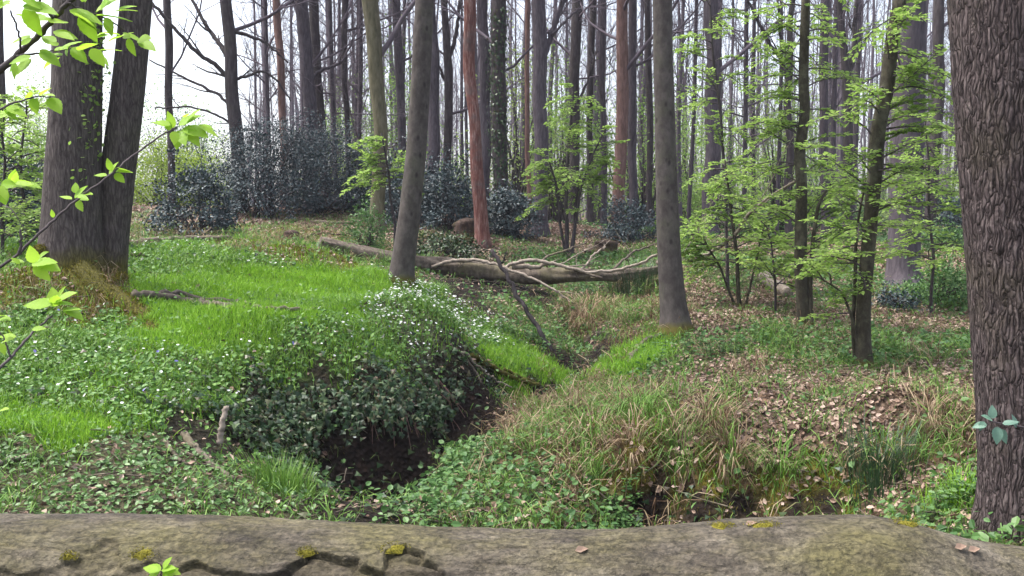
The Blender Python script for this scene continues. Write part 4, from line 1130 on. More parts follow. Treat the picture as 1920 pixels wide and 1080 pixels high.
def stick(name, label, pts, w0, w1, mat, lift=.03, cat='branch', d=None, forks=(), jit=.012, k=8, group=None, sub=0):
    P = np.array([gp(x, y, lift) for x, y in pts]) if d is None else np.array([at(x, y, dd) for (x, y), dd in zip(pts, d)])
    jit = jit * min(1, (P[0, 1] / 11) ** 2)
    t = thing(name, label, cat, P[0], group)
    mb = MB(); path_branch(mb, P, w0 * P[0, 1] / F / 2, w1 * P[-1, 1] / F / 2, k, jit, np.random.default_rng(len(label)), sub, n=max(10, 6 * len(P))); mb.build('stem', mat, t)
    for (fp, f0, f1) in forks:
        Q = np.array([gp(x, y, lift * 1.3) for x, y in fp]) if d is None else np.array([at(x, y, d[-1]) for x, y in fp])
        mb = MB(); path_branch(mb, Q, f0 * Q[0, 1] / F / 2, f1 * Q[-1, 1] / F / 2, 6, jit, np.random.default_rng(len(label) + 1), 0); mb.build('fork', mat, t)
    return t


stick('leaning_branch', 'dark dead branch leaning upright out of the stream gully', [(1037, 662), (1012, 622), (985, 580), (960, 535), (940, 500), (922, 468)], 9, 7, M['dark'], d=[12, 12.1, 12.2, 12.3, 12.4, 12.5], forks=[([(938, 497), (945, 485), (950, 472)], 4, 3), ([(930, 482), (918, 478)], 3, 2)])
stick('fallen_branch', 'forked weathered branch lying across the bright lime grass', [(250, 560), (300, 566), (350, 572), (395, 582), (440, 585), (500, 588), (560, 594), (600, 592)], 16, 6, M['deadlog'], .05,
      forks=[([(300, 564), (345, 564), (390, 574), (440, 578), (470, 584)], 11, 4), ([(400, 582), (430, 590)], 8, 4)], jit=.018)
stick('mossy_branch', 'yellow mossy branch sloping into the stream below the anemone bank', [(885, 680), (915, 695), (945, 712), (970, 727), (1010, 735)], 11, 9, M['moss'], .06, forks=[([(945, 706), (975, 724), (1012, 732)], 6, 4)])
stick('thin_branch', 'thin grey branch hanging down the anemone bank, left of the mossy branch', [(845, 665), (870, 690), (895, 720), (905, 738)], 5, 3, M['deadlog'], .08)
stick('thin_branch', 'thin pale branch trailing toward the stream beneath the mossy branch', [(870, 680), (900, 705), (935, 730), (960, 742)], 5, 3, M['pale'], .08)
stick('dead_log', 'flat brown dead log lying behind the twin trunks on the slope', [(228, 470), (290, 462), (360, 458), (435, 456)], 17, 12, M['deadlog'], .07, 'log', sub=0)
stick('dead_stick', 'dark stick poking right from behind the twin trunks', [(212, 493), (245, 490), (278, 489)], 8, 5, M['rot'], .07)
stick('broken_stake', 'short upright yellowish broken stem on the ivy bank', [(412, 832), (416, 800), (424, 762)], 13, 11, M['pale'], d=[6.3, 6.32, 6.36])
stick('exposed_root', 'pale exposed root curving down below the ivy bank', [(345, 825), (370, 855), (400, 885), (440, 908)], 15, 11, M['deadlog'], .03, 'root')
stick('exposed_root', 'short grey root left of the curving root under the ivy', [(308, 832), (325, 858), (350, 880)], 11, 6, M['deadlog'], .02, 'root')
stick('pale_log', 'short pale cut log on leaf litter left of the lichen-spotted hornbeam', [(1432, 532), (1452, 545), (1478, 560)], 24, 20, M['pale'], .09, 'log', k=12)
stick('exposed_root', 'pale root reaching from the straight grey trunk to the stream edge', [(1245, 630), (1215, 640), (1195, 655), (1178, 685)], 10, 8, M['deadlog'], .03, 'root')
stick('pale_stick', 'thick pale stick among creeping leaves at the picture edge', [(-10, 878), (30, 868), (70, 860)], 15, 8, M['pale'], .02)
stick('dead_stick', 'thin dead stick leaning on the tussock bank near the log', [(1190, 985), (1150, 955), (1120, 935)], 5, 3, M['deadlog'], .04)
stick('dead_stick', 'forked dead twig standing by the dark stream hole', [(640, 955), (625, 935), (600, 912)], 5, 3, M['deadlog'], .06, forks=[([(632, 945), (645, 925), (650, 905)], 3, 2)])
stick('dead_stick', 'stick lying on the leaf-strewn slope left of the small holly', [(590, 420), (640, 424), (700, 415), (745, 432)], 5, 3, M['deadlog'], .05)
stick('dead_stick', 'dark stick by the rotten stump on the slope', [(560, 455), (600, 440), (650, 445)], 5, 3, M['rot'], .05)


def stump(name, label, px, py, w, h, mat, seed, d=None, cat='stump'):
    g = gp(px, py) if d is None else np.array([at(px, py, d)[0], d, z1(at(px, py, d)[0], d)])
    t = thing(name, label, cat, g)
    zs = np.linspace(-.1, h, 14); R = w / 2 * (1 + .5 * np.exp(-(zs + .1) / (h * .25)))
    R[-1] *= .25; R[-2] *= .8
    P = np.c_[g[0] + .1 * w * np.sin(zs * 5), np.full(14, g[1]), g[2] + zs]
    mb = MB(); mb.tube(P, R, 18, lambda P, R, c, s: .35 * R[:, None] * fbm(np.stack([c[None] * 2 + seed + 0 * P[:, :1], s[None] * 2 + 0 * P[:, :1], P[:, 2:3] * 5 + 0 * c[None]], -1), 3)); mb.build('wood', mat, t)
    rng = np.random.default_rng(seed)
    for k in range(5):
        a = rng.uniform(0, 6.28); L = w * rng.uniform(.7, 1.3)
        mb = MB(); path_branch(mb, np.array([g + [0, 0, h * .3], g + [math.cos(a) * L * .5, math.sin(a) * L * .5, h * .15], g + [math.cos(a) * L, math.sin(a) * L, rng.uniform(-.1, .4) * h]]), w * .13, w * .03, 6, .02, rng); mb.build('root', mat, t)
    return t


stump('rotten_stump', 'dark rotten stump on the crest above the bright grass', 545, 455, .32, .25, M['rot'], 5)
stump('upturned_root', 'black upturned root plate left of the red rotten trunk', 868, 420, .55, .55, M['rot'], 6, d=20.5)
stump('rotten_stump', 'reddish rotten stump with moss behind the fallen trunk', 1130, 460, .6, .35, M['rot'], 7, d=21.5)


# ------------------------------------------------------------------ ground cover
def scatter(wts, rho0, y0, y1, fall, rng, cap=None, patch=None):
    ys = np.linspace(y0, y1, 400)
    hw = .70 * ys + .9
    rho = rho0 * np.minimum(1, (7 / ys)) ** fall
    pdf = rho * 2 * hw
    cdf = np.cumsum(pdf); tot = cdf[-1] * (ys[1] - ys[0]); cdf /= cdf[-1]
    n = int(tot)
    y = np.interp(rng.random(n), cdf, ys)
    x = rng.uniform(-1, 1, n) * (.70 * y + .9)
    p = zone(x, y) @ np.array([wts.get(k, 0) for k in ZK])
    if patch:
        p = p * np.clip(.5 + patch[1] * fbm2(x, y, patch[0], 2, patch[1] * 3), 0, 1)
    keep = rng.random(n) < p
    x, y = x[keep], y[keep]
    # nothing grows inside the large trunks
    for q, r in (((oP[10, 0], oP[10, 1]), .30), ((twin.location[0] - .1, 9.5), .36)):
        k2 = np.hypot(x - q[0], y - q[1]) > r
        x, y = x[k2], y[k2]
    return np.c_[x, y, zt(x, y)]


def gnormal(P, e=.06):
    z0 = P[:, 2]
    zx = zt(P[:, 0] + e, P[:, 1]); zy = zt(P[:, 0], P[:, 1] + e)
    return nrm(np.c_[-(zx - z0) / e, -(zy - z0) / e, np.ones(len(P))])


def far_scale(P, p=.45):
    return np.maximum(1, P[:, 1] / 9) ** p


def blades(name, label, cat, wts, rho, L, W, mat, seed, tmpl=BLADE, y=(3.5, 26), fall=1.15, lean=.5, patch=None, tuft=0, tuft_r=.06):
    rng = np.random.default_rng(seed)
    P = scatter(wts, rho, y[0], y[1], fall, rng, patch=patch)
    if tuft:
        P = np.repeat(P, tuft, 0)
        off = rng.normal(0, tuft_r, (len(P), 2))
        P[:, :2] += off
        P[:, 2] = zt(P[:, 0], P[:, 1])
    n = len(P)
    az = rng.uniform(0, 6.283, n)
    D = np.c_[np.cos(az), np.sin(az), np.zeros(n)]
    U = nrm(np.c_[rng.normal(0, lean * .5, (n, 2)), np.ones(n)])
    D = nrm(D - U * (D * U).sum(1, keepdims=True))
    fs = far_scale(P)
    hs = np.clip(1 + .45 * fbm2(P[:, 0], P[:, 1], 2.2, 2, 4.), .5, 1.6)
    l = rng.uniform(L[0], L[1], n) * hs * fs ** .4
    mb = MB()
    P[:, 2] -= .005
    mb.inst(tmpl, P, D, U, l, W * rng.uniform(.7, 1.3, n) * fs)
    return tag(mb.build(name, mat, smooth=False), label, cat, kind='stuff'), n


def leaflets(name, label, cat, wts, rho, L, mat, seed, tmpl=LEAF, aspect=.75, y=(3.5, 30), fall=1.1, h=(.0, .06), tilt=.45, patch=None, slope=.6, parent=None):
    rng = np.random.default_rng(seed)
    P = scatter(wts, rho, y[0], y[1], fall, rng, patch=patch)
    n = len(P)
    N = gnormal(P)
    U = nrm(np.array([0, 0, 1 - slope]) + N * slope + rng.normal(0, tilt, (n, 3)))
    az = rng.uniform(0, 6.283, n)
    D = np.c_[np.cos(az), np.sin(az), np.zeros(n)]
    D = nrm(D - U * (D * U).sum(1, keepdims=True))
    P = P + N * rng.uniform(h[0], h[1], n)[:, None]
    l = rng.uniform(L[0], L[1], n) * far_scale(P)
    return P, D, U, l, aspect


def stuff_leaves(name, label, cat, args, mat, tmpl=LEAF):
    P, D, U, l, a = args
    mb = MB(); mb.inst(tmpl, P, D, U, l, l * a)
    return tag(mb.build(name, mat, smooth=False), label, cat, kind='stuff')


NB = {}
_, NB['lime'] = blades('lime_grass', 'vivid lime green short grass in the sunk hollows', 'grass', {'L': .85, 'A': .26, 'M': .06, 'W': .08}, 6500, (.05, .115), .007, M['lime'], 11, fall=1.0, y=(3.8, 17))
_, NB['grass'] = blades('green_grass', 'mid green grass scattered over the banks', 'grass', {'A': .6, 'H': .32, 'M': .25, 'W': .6, 'D': .25, 'G': .2, 'L': .4, 'B': .14, 'X': .05, 'I': .07}, 2600, (.06, .17), .006, M['grass'], 12, tmpl=ARCH, patch=(1.3, 1.1), y=(3.6, 24))
_, NB['dry'] = blades('dry_grass', 'straw coloured tussock grass drooping on the right bank', 'grass', {'D': .8, 'M': .16, 'B': .05, 'H': .04, 'L': .012, 'A': .012, 'X': .02}, 46, (.10, .30), .006, M['dry'], 13, tmpl=ARCH, tuft=22, tuft_r=.055, patch=(1.6, 1.0), y=(4.6, 20), lean=.8)
_, NB['dry2'] = blades('tussock_grass', 'fresh green tussock blades among the straw on the right bank', 'grass', {'D': .7, 'M': .3, 'H': .12, 'X': .03}, 34, (.12, .30), .006, M['grass'], 14, tmpl=ARCH, tuft=22, tuft_r=.05, patch=(1.2, 1.1), y=(4.6, 20), lean=.7)

blades('moss', 'yellow green moss cushions on the banks and root feet', 'moss', {'M': 1.0, 'D': .06, 'X': .02}, 9000, (.012, .035), .006, M['mossblade'], 15, y=(4.6, 15), fall=1.3)
_r = np.random.default_rng(5)
stuff_leaves('creeping_leaves', 'light green creeping leaves carpeting the corner before the log', 'ground cover', leaflets('', '', '', {'G': 1.0, 'A': .12, 'L': .03}, 2300, (.020, .046), M['creep'], 21, y=(3.4, 9), h=(.01, .07), patch=(1.8, .75)), M['creep'])
stuff_leaves('anemone_leaves', 'soft green anemone foliage on the left bank', 'ground cover', leaflets('', '', '', {'A': .8, 'W': .7, 'I': .10, 'L': .08}, 1600, (.018, .055), M['anem'], 22, y=(5, 17), h=(.01, .10), tilt=.5), M['anem'])
stuff_leaves('herb_leaves', 'low green woodland herbs around the stream and young trees', 'ground cover', leaflets('', '', '', {'H': 1.0, 'X': .05, 'D': .10, 'B': .06, 'M': .1}, 1000, (.03, .07), M['herb'], 23, y=(3.5, 34), h=(.01, .15), tilt=.5, fall=1.25, patch=(1.0, 1.2)), M['herb'])
fl = leaflets('', '', '', {'A': .07, 'W': 1.0, 'I': .003}, 760, (.018, .030), M['petal'], 24, y=(5, 15), h=(.07, .13), tilt=.35, aspect=1., patch=(1.1, 1.2))
stuff_leaves('anemone_flowers', 'white starry anemone flowers on the left bank', 'flowers', fl, M['petal'], FLOWER)
stuff_leaves('bluebells', 'few violet blue flowers in the herbs above the ivy', 'flowers', leaflets('', '', '', {'A': .5, 'I': .08}, 7, (.03, .05), M['blue'], 25, y=(6, 9.5), h=(.10, .17), tilt=.5, aspect=.6), M['blue'])

# ivy on the near bank: the leaves that show largest are parts, the rest one mass
iv = leaflets('', '', '', {'I': 1.0, 'W': .06, 'A': .03, 'X': .05}, 2800, (.022, .064), M['ivy'], 26, tmpl=IVY, aspect=.95, y=(5, 12), h=(.005, .15), tilt=.6, slope=.85, patch=(2.6, 1.3))
P, D, U, l, _a2 = iv
_r = np.random.default_rng(46)
_cur = []
for _k in range(150):                       # trails of ivy that hang clear of the undercut
    px_ = _r.uniform(480, 850)
    g_ = gp(px_, _r.uniform(730, 790) - .10 * (px_ - 600) * .5)
    out_ = nrm(np.array([_r.normal(.35, .35), -1.0, 0]))
    n_ = 14
    reach = _r.uniform(.06, .26); drop = _r.uniform(.06, .30)
    for t_ in np.linspace(0, 1, n_):
        _cur.append(g_ + out_ * reach * math.sin(min(1, t_ * 1.6) * math.pi / 2) + np.array([0, 0, .05 - drop * t_ ** 1.5]) + _r.normal(0, .018, 3))
_cur = np.array(_cur); _m = len(_cur)
_U2 = nrm(np.array([.2, -1.0, .5]) + _r.normal(0, .5, (_m, 3))); _D2 = nrm(np.array([0, -.3, -1.0]) + _r.normal(0, .6, (_m, 3)))
_D2 = nrm(_D2 - _U2 * (_D2 * _U2).sum(1, keepdims=True))
P = np.r_[P, _cur]; U = np.r_[U, _U2]; D = np.r_[D, _D2]; l = np.r_[l, _r.uniform(.025, .062, _m)]
ivy_thing = thing('ivy', 'dark glossy ivy hanging over the undercut bank beside the stream', 'ivy', P.mean(0))
rank = np.argsort(-(l / P[:, 1]) - 10 * ((P[:, 0] > -3.2) & (P[:, 0] < -.4) & (P[:, 1] < 8.3)))
near_i, rest_i = rank[:300], rank[300:]
mb = MB(); mb.inst(IVY, P[rest_i], D[rest_i], U[rest_i], l[rest_i], l[rest_i] * .95); mb.build('foliage', M['ivy'], ivy_thing, smooth=False, kind='stuff')


def single(tmpl, mat, name, aspect):
    mb = MB(); mb.inst(tmpl, np.zeros((1, 3)), np.array([[1., 0, 0]]), np.array([[0, 0, 1.]]), 1.0, aspect)
    return mb.mesh(name, mat, smooth=False)


def orient(o, pos, d, u, s, parent):
    d = nrm(d); sd = nrm(np.cross(u, d)); u = np.cross(d, sd)
    m = Matrix(((d[0], sd[0], u[0], 0), (d[1], sd[1], u[1], 0), (d[2], sd[2], u[2], 0), (0, 0, 0, 1)))
    o.rotation_euler = m.to_euler()
    o.location = Vector(pos) - (parent.location if parent is not None else Vector((0, 0, 0)))
    o.scale = (s, s, s)
    COL.objects.link(o)
    o.parent = parent


def obj_random(mat):
    """single leaves take their shade per object"""
    m = mat.copy(); m.name = mat.name + '_single'
    nt = m.node_tree
    g = [n for n in nt.nodes if n.type == 'NEW_GEOMETRY'][0]; r = [n for n in nt.nodes if n.type == 'VALTORGB'][0]
    oi = nt.nodes.new('ShaderNodeObjectInfo')
    nt.links.new(oi.outputs['Random'], r.inputs['Fac'])
    return m


_me = single(IVY, obj_random(M['ivy']), 'leaf', .95)
for i in near_i:
    orient(bpy.data.objects.new('leaf', _me), P[i], D[i], U[i], l[i], ivy_thing)

lt = leaflets('', '', '', {'B': 1.0, 'D': .10, 'G': .10, 'H': .22, 'A': .05, 'L': .02, 'M': .25, 'X': .035, 'I': .06, 'W': .03}, 1450, (.022, .060), M['litter'], 27, aspect=.7, y=(3.6, 40), h=(.0, .03), tilt=.4, fall=.9, slope=.8)
P, D, U, l, _a2 = lt
rank = np.argsort(-(l / P[:, 1]) - 3 * ((np.abs(P[:, 0]) < P[:, 1] * .56) & (P[:, 1] > 5.6) & (P[:, 1] < 9)))
near_i, rest_i = rank[:300], rank[300:]
_me = single(CURL, obj_random(M['litter']), 'fallen_leaf', .7)
for i in near_i:
    orient(bpy.data.objects.new('fallen_leaf', _me), P[i], D[i], U[i], l[i] * 1.1, ground)
mb = MB(); mb.inst(CURL, P[rest_i], D[rest_i], U[rest_i], l[rest_i], l[rest_i] * .7)
mb.build('leaf_litter', M['litter'], ground, smooth=False, kind='stuff')


# fallen twigs
_r = np.random.default_rng(45)
P = scatter({'B': 1, 'D': .6, 'G': .6, 'H': .5, 'X': .6, 'A': .15, 'I': .2, 'M': .4}, 26, 4, 26, .9, _r)
mb = MB()
for p_ in P:
    a_ = _r.uniform(0, 6.28); L_ = _r.uniform(.08, .38); c_ = np.array([math.cos(a_), math.sin(a_)]) * L_ / 2
    e0, e1 = p_[:2] - c_, p_[:2] + c_
    m_ = p_[:2] + _r.normal(0, .02, 2)
    q_ = np.array([[*e0, 0], [*m_, 0], [*e1, 0]]); q_[:, 2] = p_[2] + np.array([0, .02, _r.uniform(0, .06)]) + .01
    w_ = _r.uniform(.002, .006) * max(1, p_[1] / 10)
    mb.btube(q_, [w_, w_ * .9, w_ * .6], 4)
tag(mb.build('fallen_twigs', M['deadlog']), 'small broken twigs strewn over the forest floor', 'twigs', kind='stuff')

# red-brown dead stems and roots hanging in the undercut bank
_r = np.random.default_rng(44)
mb = MB()
for _k in range(90):
    a_ = gp(_r.uniform(690, 850), _r.uniform(715, 800)); b_ = a_ + np.array([_r.normal(.05, .06), -_r.uniform(.02, .12), -_r.uniform(.1, .32)])
    mb.btube(np.array([a_, (a_ + b_) / 2 + [0, -.03, .02], b_]), [.004, .003, .002], 4)
tag(mb.build('hanging_roots', M['redthin']), 'tangle of thin red brown roots hanging from the undercut bank', 'roots', kind='stuff')

# clumps one can point to
def clump(name, label, px, py, n, L, W, mat, seed, r=.12, tmpl=BLADE, lean=.5, lift=0, cat='plant'):
    g = gp(px, py); rng = np.random.default_rng(seed)
    t = thing(name, label, cat, g)
    P = g + np.c_[rng.normal(0, r, (n, 2)), np.zeros(n)]; P[:, 2] = zt(P[:, 0], P[:, 1]) - .01
    az = np.arctan2(P[:, 1] - g[1], P[:, 0] - g[0]) + rng.normal(0, .5, n)
    D = np.c_[np.cos(az), np.sin(az), np.zeros(n)]; U = nrm(np.c_[np.cos(az) * lean * rng.random(n), np.sin(az) * lean * rng.random(n), np.ones(n)])
    mb = MB(); mb.inst(tmpl, P, D, U, rng.uniform(L * .5, L, n), W); mb.build('blades', mat, t, smooth=False, kind='stuff')


clump('rush_clump', 'dark green rush clump on the far gully side left of the straight trunk', 1195, 545, 420, .62, .010, M['rush'], 1, .28, lean=.35)
clump('rush_clump', 'dark rush clump on the tussock bank left of the oak', 1645, 905, 260, .40, .007, M['rush'], 2, .11, lean=.45)
clump('grass_clump', 'fresh green grass tuft below the ivy bank at the log', 530, 925, 260, .30, .007, M['grass'], 3, .10, lean=.6)
clump('grass_clump', 'tuft of grass beside the oak foot', 1800, 945, 180, .2, .007, M['lime'], 4, .10, lean=.6)
clump('grass_clump', 'dry and green tuft on the stream edge right of the leaning branch', 1100, 600, 320, .42, .008, M['dry'], 5, .25, ARCH, .5)
for _k, (_px, _py, _l) in enumerate([(1110, 835, 'green tussock at the left end of the tussock bank'), (1185, 850, 'straw tussock drooping above the dark hollow in the tussock bank'), (1275, 868, 'green tussock right of the dark hollow in the tussock bank'),
                                     (1370, 880, 'middle straw tussock hanging over the front of the tussock bank'), (1465, 885, 'green tussock left of the rush clump, hanging over the bank front'), (1330, 800, 'straw tussock on the crest of the tussock bank'),
                                     (1190, 790, 'green tussock on the bank crest nearest the stream'), (1740, 810, 'straw tussock near the oak on the bank crest')]):
    clump('grass_tussock', _l, _px, _py, 110, (.36, .28, .32)[_k % 3], .006, M['dry' if _k % 2 else 'grass'], 20 + _k, .07, ARCH, .75, cat='grass')
clump('grass_clump', 'round dark green tuft right of the leaning trunk foot', 822, 545, 160, .16, .008, M['grass'], 6, .09, ARCH, .6)


def herb_plant(name, label, px, py, n, h, leaf, mat, seed, r=.15, cat='plant'):
    g = gp(px, py); rng = np.random.default_rng(seed)
    t = thing(name, label, cat, g)
    sb, lv = MB(), []
    for k in range(n):
        b = g + np.array([rng.normal(0, r), rng.normal(0, r), 0]); b[2] = z1(b[0], b[1])
        hh = h * rng.uniform(.5, 1); tip = b + np.array([rng.normal(0, .04), rng.normal(0, .04), hh])
        sb.tube(np.array([b - [0, 0, .02], (b + tip) / 2, tip]), [.003, .0025, .002], 4, cap=False)
        for j in range(5):
            q = b + (tip - b) * (j + 1.2) / 6
            a = rng.uniform(0, 6.28)
            for s in (0, PI):
                lv.append((q, np.array([math.cos(a + s), math.sin(a + s), .1]), nrm(np.array([0, 0, 1]) + rng.normal(0, .3, 3)), leaf * rng.uniform(.6, 1.1)))
    sb.build('stems', M['rush'], t, kind='stuff')
    leaves_obj(lv, mat, t, 'foliage')


herb_plant('nettle_patch', 'fresh green nettles at the stream mouth before the log', 800, 970, 24, .16, .045, M['creep'], 1, .16)
herb_plant('nettle_patch', 'green nettles left of the straight trunk foot beyond the stream', 1000, 640, 30, .2, .06, M['herb'], 2, .3)
herb_plant('nettle_patch', 'leafy herbs right of the straight trunk foot', 1330, 660, 46, .25, .06, M['herb'], 3, .35)
herb_plant('nettle_patch', 'bright herbs beside the stream hole on the right side', 900, 885, 40, .18, .04, M['creep'], 4, .22)
herb_plant('small_herb', 'dark leaved little plant under the mossy hummock at the log', 1165, 975, 26, .16, .045, M['herb'], 5, .14)
herb_plant('small_herb', 'green seedlings between tussock bank and oak', 1790, 955, 26, .14, .05, M['creep'], 6, .12)

# ------------------------------------------------------------------ foreground log
LY, LZ = 2.8, .25
_top = [(-500, 960), (0, 965), (400, 968), (600, 974), (800, 985), (1000, 990), (1120, 990), (1250, 981), (1330, 974), (1450, 969), (1650, 965), (1700, 970), (1780, 990), (1850, 1008), (1920, 1020), (2300, 1035)]
_edge = [(-60, 1072), (0, 1069), (60, 1076), (110, 1060), (150, 1045), (200, 1014), (218, 1010), (228, 1064), (280, 1050), (330, 1066), (372, 1049), (420, 1075), (500, 1082), (560, 1060), (582, 1036), (610, 1038), (640, 1046), (690, 1062), (716, 1074), (722, 1040), (760, 1027),
         (790, 1040), (812, 1058), (840, 1090), (900, 1120), (2300, 1200)]


def log_r(py):
    a = math.atan((1.55 - LZ) / LY); dist = math.hypot(1.55 - LZ, LY)
    return dist * math.sin(a - PITCH - math.atan((py - 540) / F))


_tx = np.array([(p[0] - 960) / F * LY for p in _top]); _tr = np.array([log_r(p[1]) for p in _top])
NX, NP = 1000, 170
X = np.linspace(-3.3, 3.3, NX)
Rx = np.interp(X, _tx, _tr)
_kk = np.hanning(41); _kk /= _kk.sum()
Rx = np.convolve(np.pad(Rx, 20, mode='edge'), _kk, 'valid')
# angle measured from +Y (away) over the top towards the camera; finer where seen
ph = np.concatenate([np.linspace(20, 95, 30, endpoint=False), np.linspace(95, 180, 120, endpoint=False), np.linspace(180, 380, 20, endpoint=False)])
ph = np.radians(ph)
PH, XX = np.meshgrid(ph, X)
RR = Rx[:, None] * np.ones_like(PH)
base_y = LY + RR * np.cos(PH); base_z = LZ + RR * np.sin(PH)
# pixel of every surface point, to lay the torn bark edge
dy, dz = base_y, base_z - CAMZ
fwd = dy * CP - dz * SP; upv = dy * SP + dz * CP
PY = 540 - F * upv / fwd; PX = 960 + F * XX / fwd
ey = np.interp(PX, [e[0] for e in _edge], [e[1] for e in _edge]) + 14 * fbm2(XX, PH, 13, 5, 3.)
peel = 1 / (1 + np.exp(-np.clip((PY - ey) / 1.2, -30, 30))) * (PH > 1.6)
n_big = fbm2(XX, np.cos(PH) * .5, 1.7, 3, 2.) * .012 + fbm2(XX * .6, PH * .9, 5, 3, 8.) * .006
n_small = fbm2(XX, PH * .34, 30, 4, 4.) * .004 - .006 * np.clip(1 - 9 * np.abs(fbm2(XX * .55, PH * .34, 9, 3, 21.)), 0, 1) * np.clip(fbm2(XX, PH, 1.5, 2, 33.) * 3, 0, 1)
vary = np.clip(.55 + 1.3 * fbm2(XX, XX * 0, 4.2, 2, 13.), .05, 1)
lip = vary * np.exp(-((PY - ey + 5) / 7.0) ** 2) * .009 * (PH > 1.6) * (PX < 860)
groove = -np.exp(-((PY - (1030 + .10 * (PX - 1500) * 0 + 14 * fbm2(XX, XX * 0, 3., 2, 7.))) / 2.2) ** 2) * .004 * np.clip(fbm2(XX, PH, 3.1, 2, 11.) * 4, 0, 1)
RR = RR + n_big * (1 - .6 * peel) + n_small + lip - vary * .034 * peel * np.exp(-np.maximum(PY - ey, 0) / 6) - .010 * peel + peel * fbm2(XX * .7, PH * .5, 22, 4, 6.) * .012 + groove
V = np.stack([XX, LY + RR * np.cos(PH), LZ + RR * np.sin(PH)], -1)
lm, nt, nd, lk = new_mat('old_log_bark')
_o = nd.new('ShaderNodeOutputMaterial'); _b = nd.new('ShaderNodeBsdfPrincipled'); _b.inputs['Roughness'].default_value = .85; _b.inputs['Specular IOR Level'].default_value = .25
tc = nd.new('ShaderNodeTexCoord'); mp = nd.new('ShaderNodeMapping'); mp.inputs['Scale'].default_value = (.85, 1.5, 1.5); lk.new(tc.outputs['Object'], mp.inputs['Vector'])


def nz(scale, detail=6, rough=.65, vec=None):
    n = nd.new('ShaderNodeTexNoise'); n.inputs['Scale'].default_value = scale; n.inputs['Detail'].default_value = detail; n.inputs['Roughness'].default_value = rough
    lk.new(vec or mp.outputs['Vector'], n.inputs['Vector'])
    return n


def mixc(fac, a, b, mode='MIX'):
    x = nd.new('ShaderNodeMix'); x.data_type = 'RGBA'; x.blend_type = mode
    for s, v in (('Factor', fac), ('A', a), ('B', b)):
        if hasattr(v, 'is_linked') or hasattr(v, 'links'):
            lk.new(v, x.inputs[s])
        elif isinstance(v, tuple):
            x.inputs[s].default_value = (*v, 1)
        else:
            x.inputs[s].default_value = v
    return x.outputs['Result']


a1 = nz(4.5, 8, .7); r1 = ramp(nd, [(.32, (.020, .017, .014)), (.46, (.050, .042, .032)), (.58, (.086, .074, .057)), (.75, (.160, .140, .112))]); lk.new(a1.outputs['Fac'], r1.inputs['Fac'])
a2 = nz(2.1, 5, .6); r2 = ramp(nd, [(.42, (0, 0, 0)), (.62, (.8, .8, .8))]); lk.new(a2.outputs['Fac'], r2.inputs['Fac'])
c = mixc(r2.outputs['Color'], r1.outputs['Color'], (.080, .072, .028))            # green-yellow algae
a3 = nz(7, 7, .75); r3 = ramp(nd, [(.60, (0, 0, 0)), (.72, (.8, .8, .8))]); lk.new(a3.outputs['Fac'], r3.inputs['Fac'])
c = mixc(r3.outputs['Color'], c, (.032, .026, .025))                               # dark damp blotches
a4 = nz(60, 4, .6, tc.outputs['Object']); r4 = ramp(nd, [(.3, (.45, .45, .45)), (.5, (1, 1, 1)), (.72, (1.55, 1.5, 1.45))]); lk.new(a4.outputs['Fac'], r4.inputs['Fac'])
c = mixc(1.0, c, r4.outputs['Color'], 'MULTIPLY')
at2 = nd.new('ShaderNodeVertexColor'); at2.layer_name = 'wood'
wf = nd.new('ShaderNodeMath'); wf.operation = 'MULTIPLY'; wf.inputs[1].default_value = .25; lk.new(at2.outputs['Color'], wf.inputs[0])
c = mixc(wf.outputs[0], c, (.05, .038, .026))
lk.new(c, _b.inputs['Base Color'])
_bp = nd.new('ShaderNodeBump'); _bp.inputs['Strength'].default_value = .9; _bp.inputs['Distance'].default_value = .012
_vm = nd.new('ShaderNodeMapping'); _vm.inputs['Scale'].default_value = (9, 26, 26); lk.new(tc.outputs['Object'], _vm.inputs['Vector'])
_vn = nd.new('ShaderNodeVectorMath'); _vn.operation = 'MULTIPLY_ADD'; _vn.inputs[1].default_value = (2.2, 2.2, 2.2); lk.new(a3.outputs['Color'], _vn.inputs[0]); lk.new(_vm.outputs['Vector'], _vn.inputs[2])
_vv2 = nd.new('ShaderNodeTexVoronoi'); _vv2.feature = 'DISTANCE_TO_EDGE'; _vv2.inputs['Scale'].default_value = 1; lk.new(_vn.outputs[0], _vv2.inputs['Vector'])
_vr = ramp(nd, [(0, (.38, .38, .38)), (.06, (.62, .62, .62)), (.4, (.7, .7, .7))]); lk.new(_vv2.outputs['Distance'], _vr.inputs['Fac'])
_vs = nd.new('ShaderNodeMath'); _vs.operation = 'ADD'; lk.new(_vr.outputs['Color'], _vs.inputs[0]); lk.new(a1.outputs['Fac'], _vs.inputs[1])
_ad = nd.new('ShaderNodeMath'); _ad.operation = 'ADD'; lk.new(_vs.outputs[0], _ad.inputs[0]); lk.new(a4.outputs['Fac'], _ad.inputs[1]); lk.new(_ad.outputs[0], _bp.inputs['Height']); lk.new(_bp.outputs['Normal'], _b.inputs['Normal'])
lk.new(_b.outputs[0], _o.inputs[0])
logt = thing('foreground_log', 'big old barked log lying across the whole foreground', 'log', (0, LY, 0))
mb = MB()
ii = np.arange(NX - 1)[:, None] * NP; jj = np.arange(NP)[None, :]; j2 = (jj + 1) % NP
mb.add(V, np.stack([ii + jj, ii + j2, ii + NP + j2, ii + NP + jj], -1))
lo = mb.build('bark', lm, logt)
_ca = lo.data.color_attributes.new('wood', 'FLOAT_COLOR', 'POINT')
pv = np.clip(peel.ravel(), 0, 1)
_ca.data.foreach_set('color', np.c_[pv, pv, pv, np.ones(len(pv))].astype(np.float32).ravel())


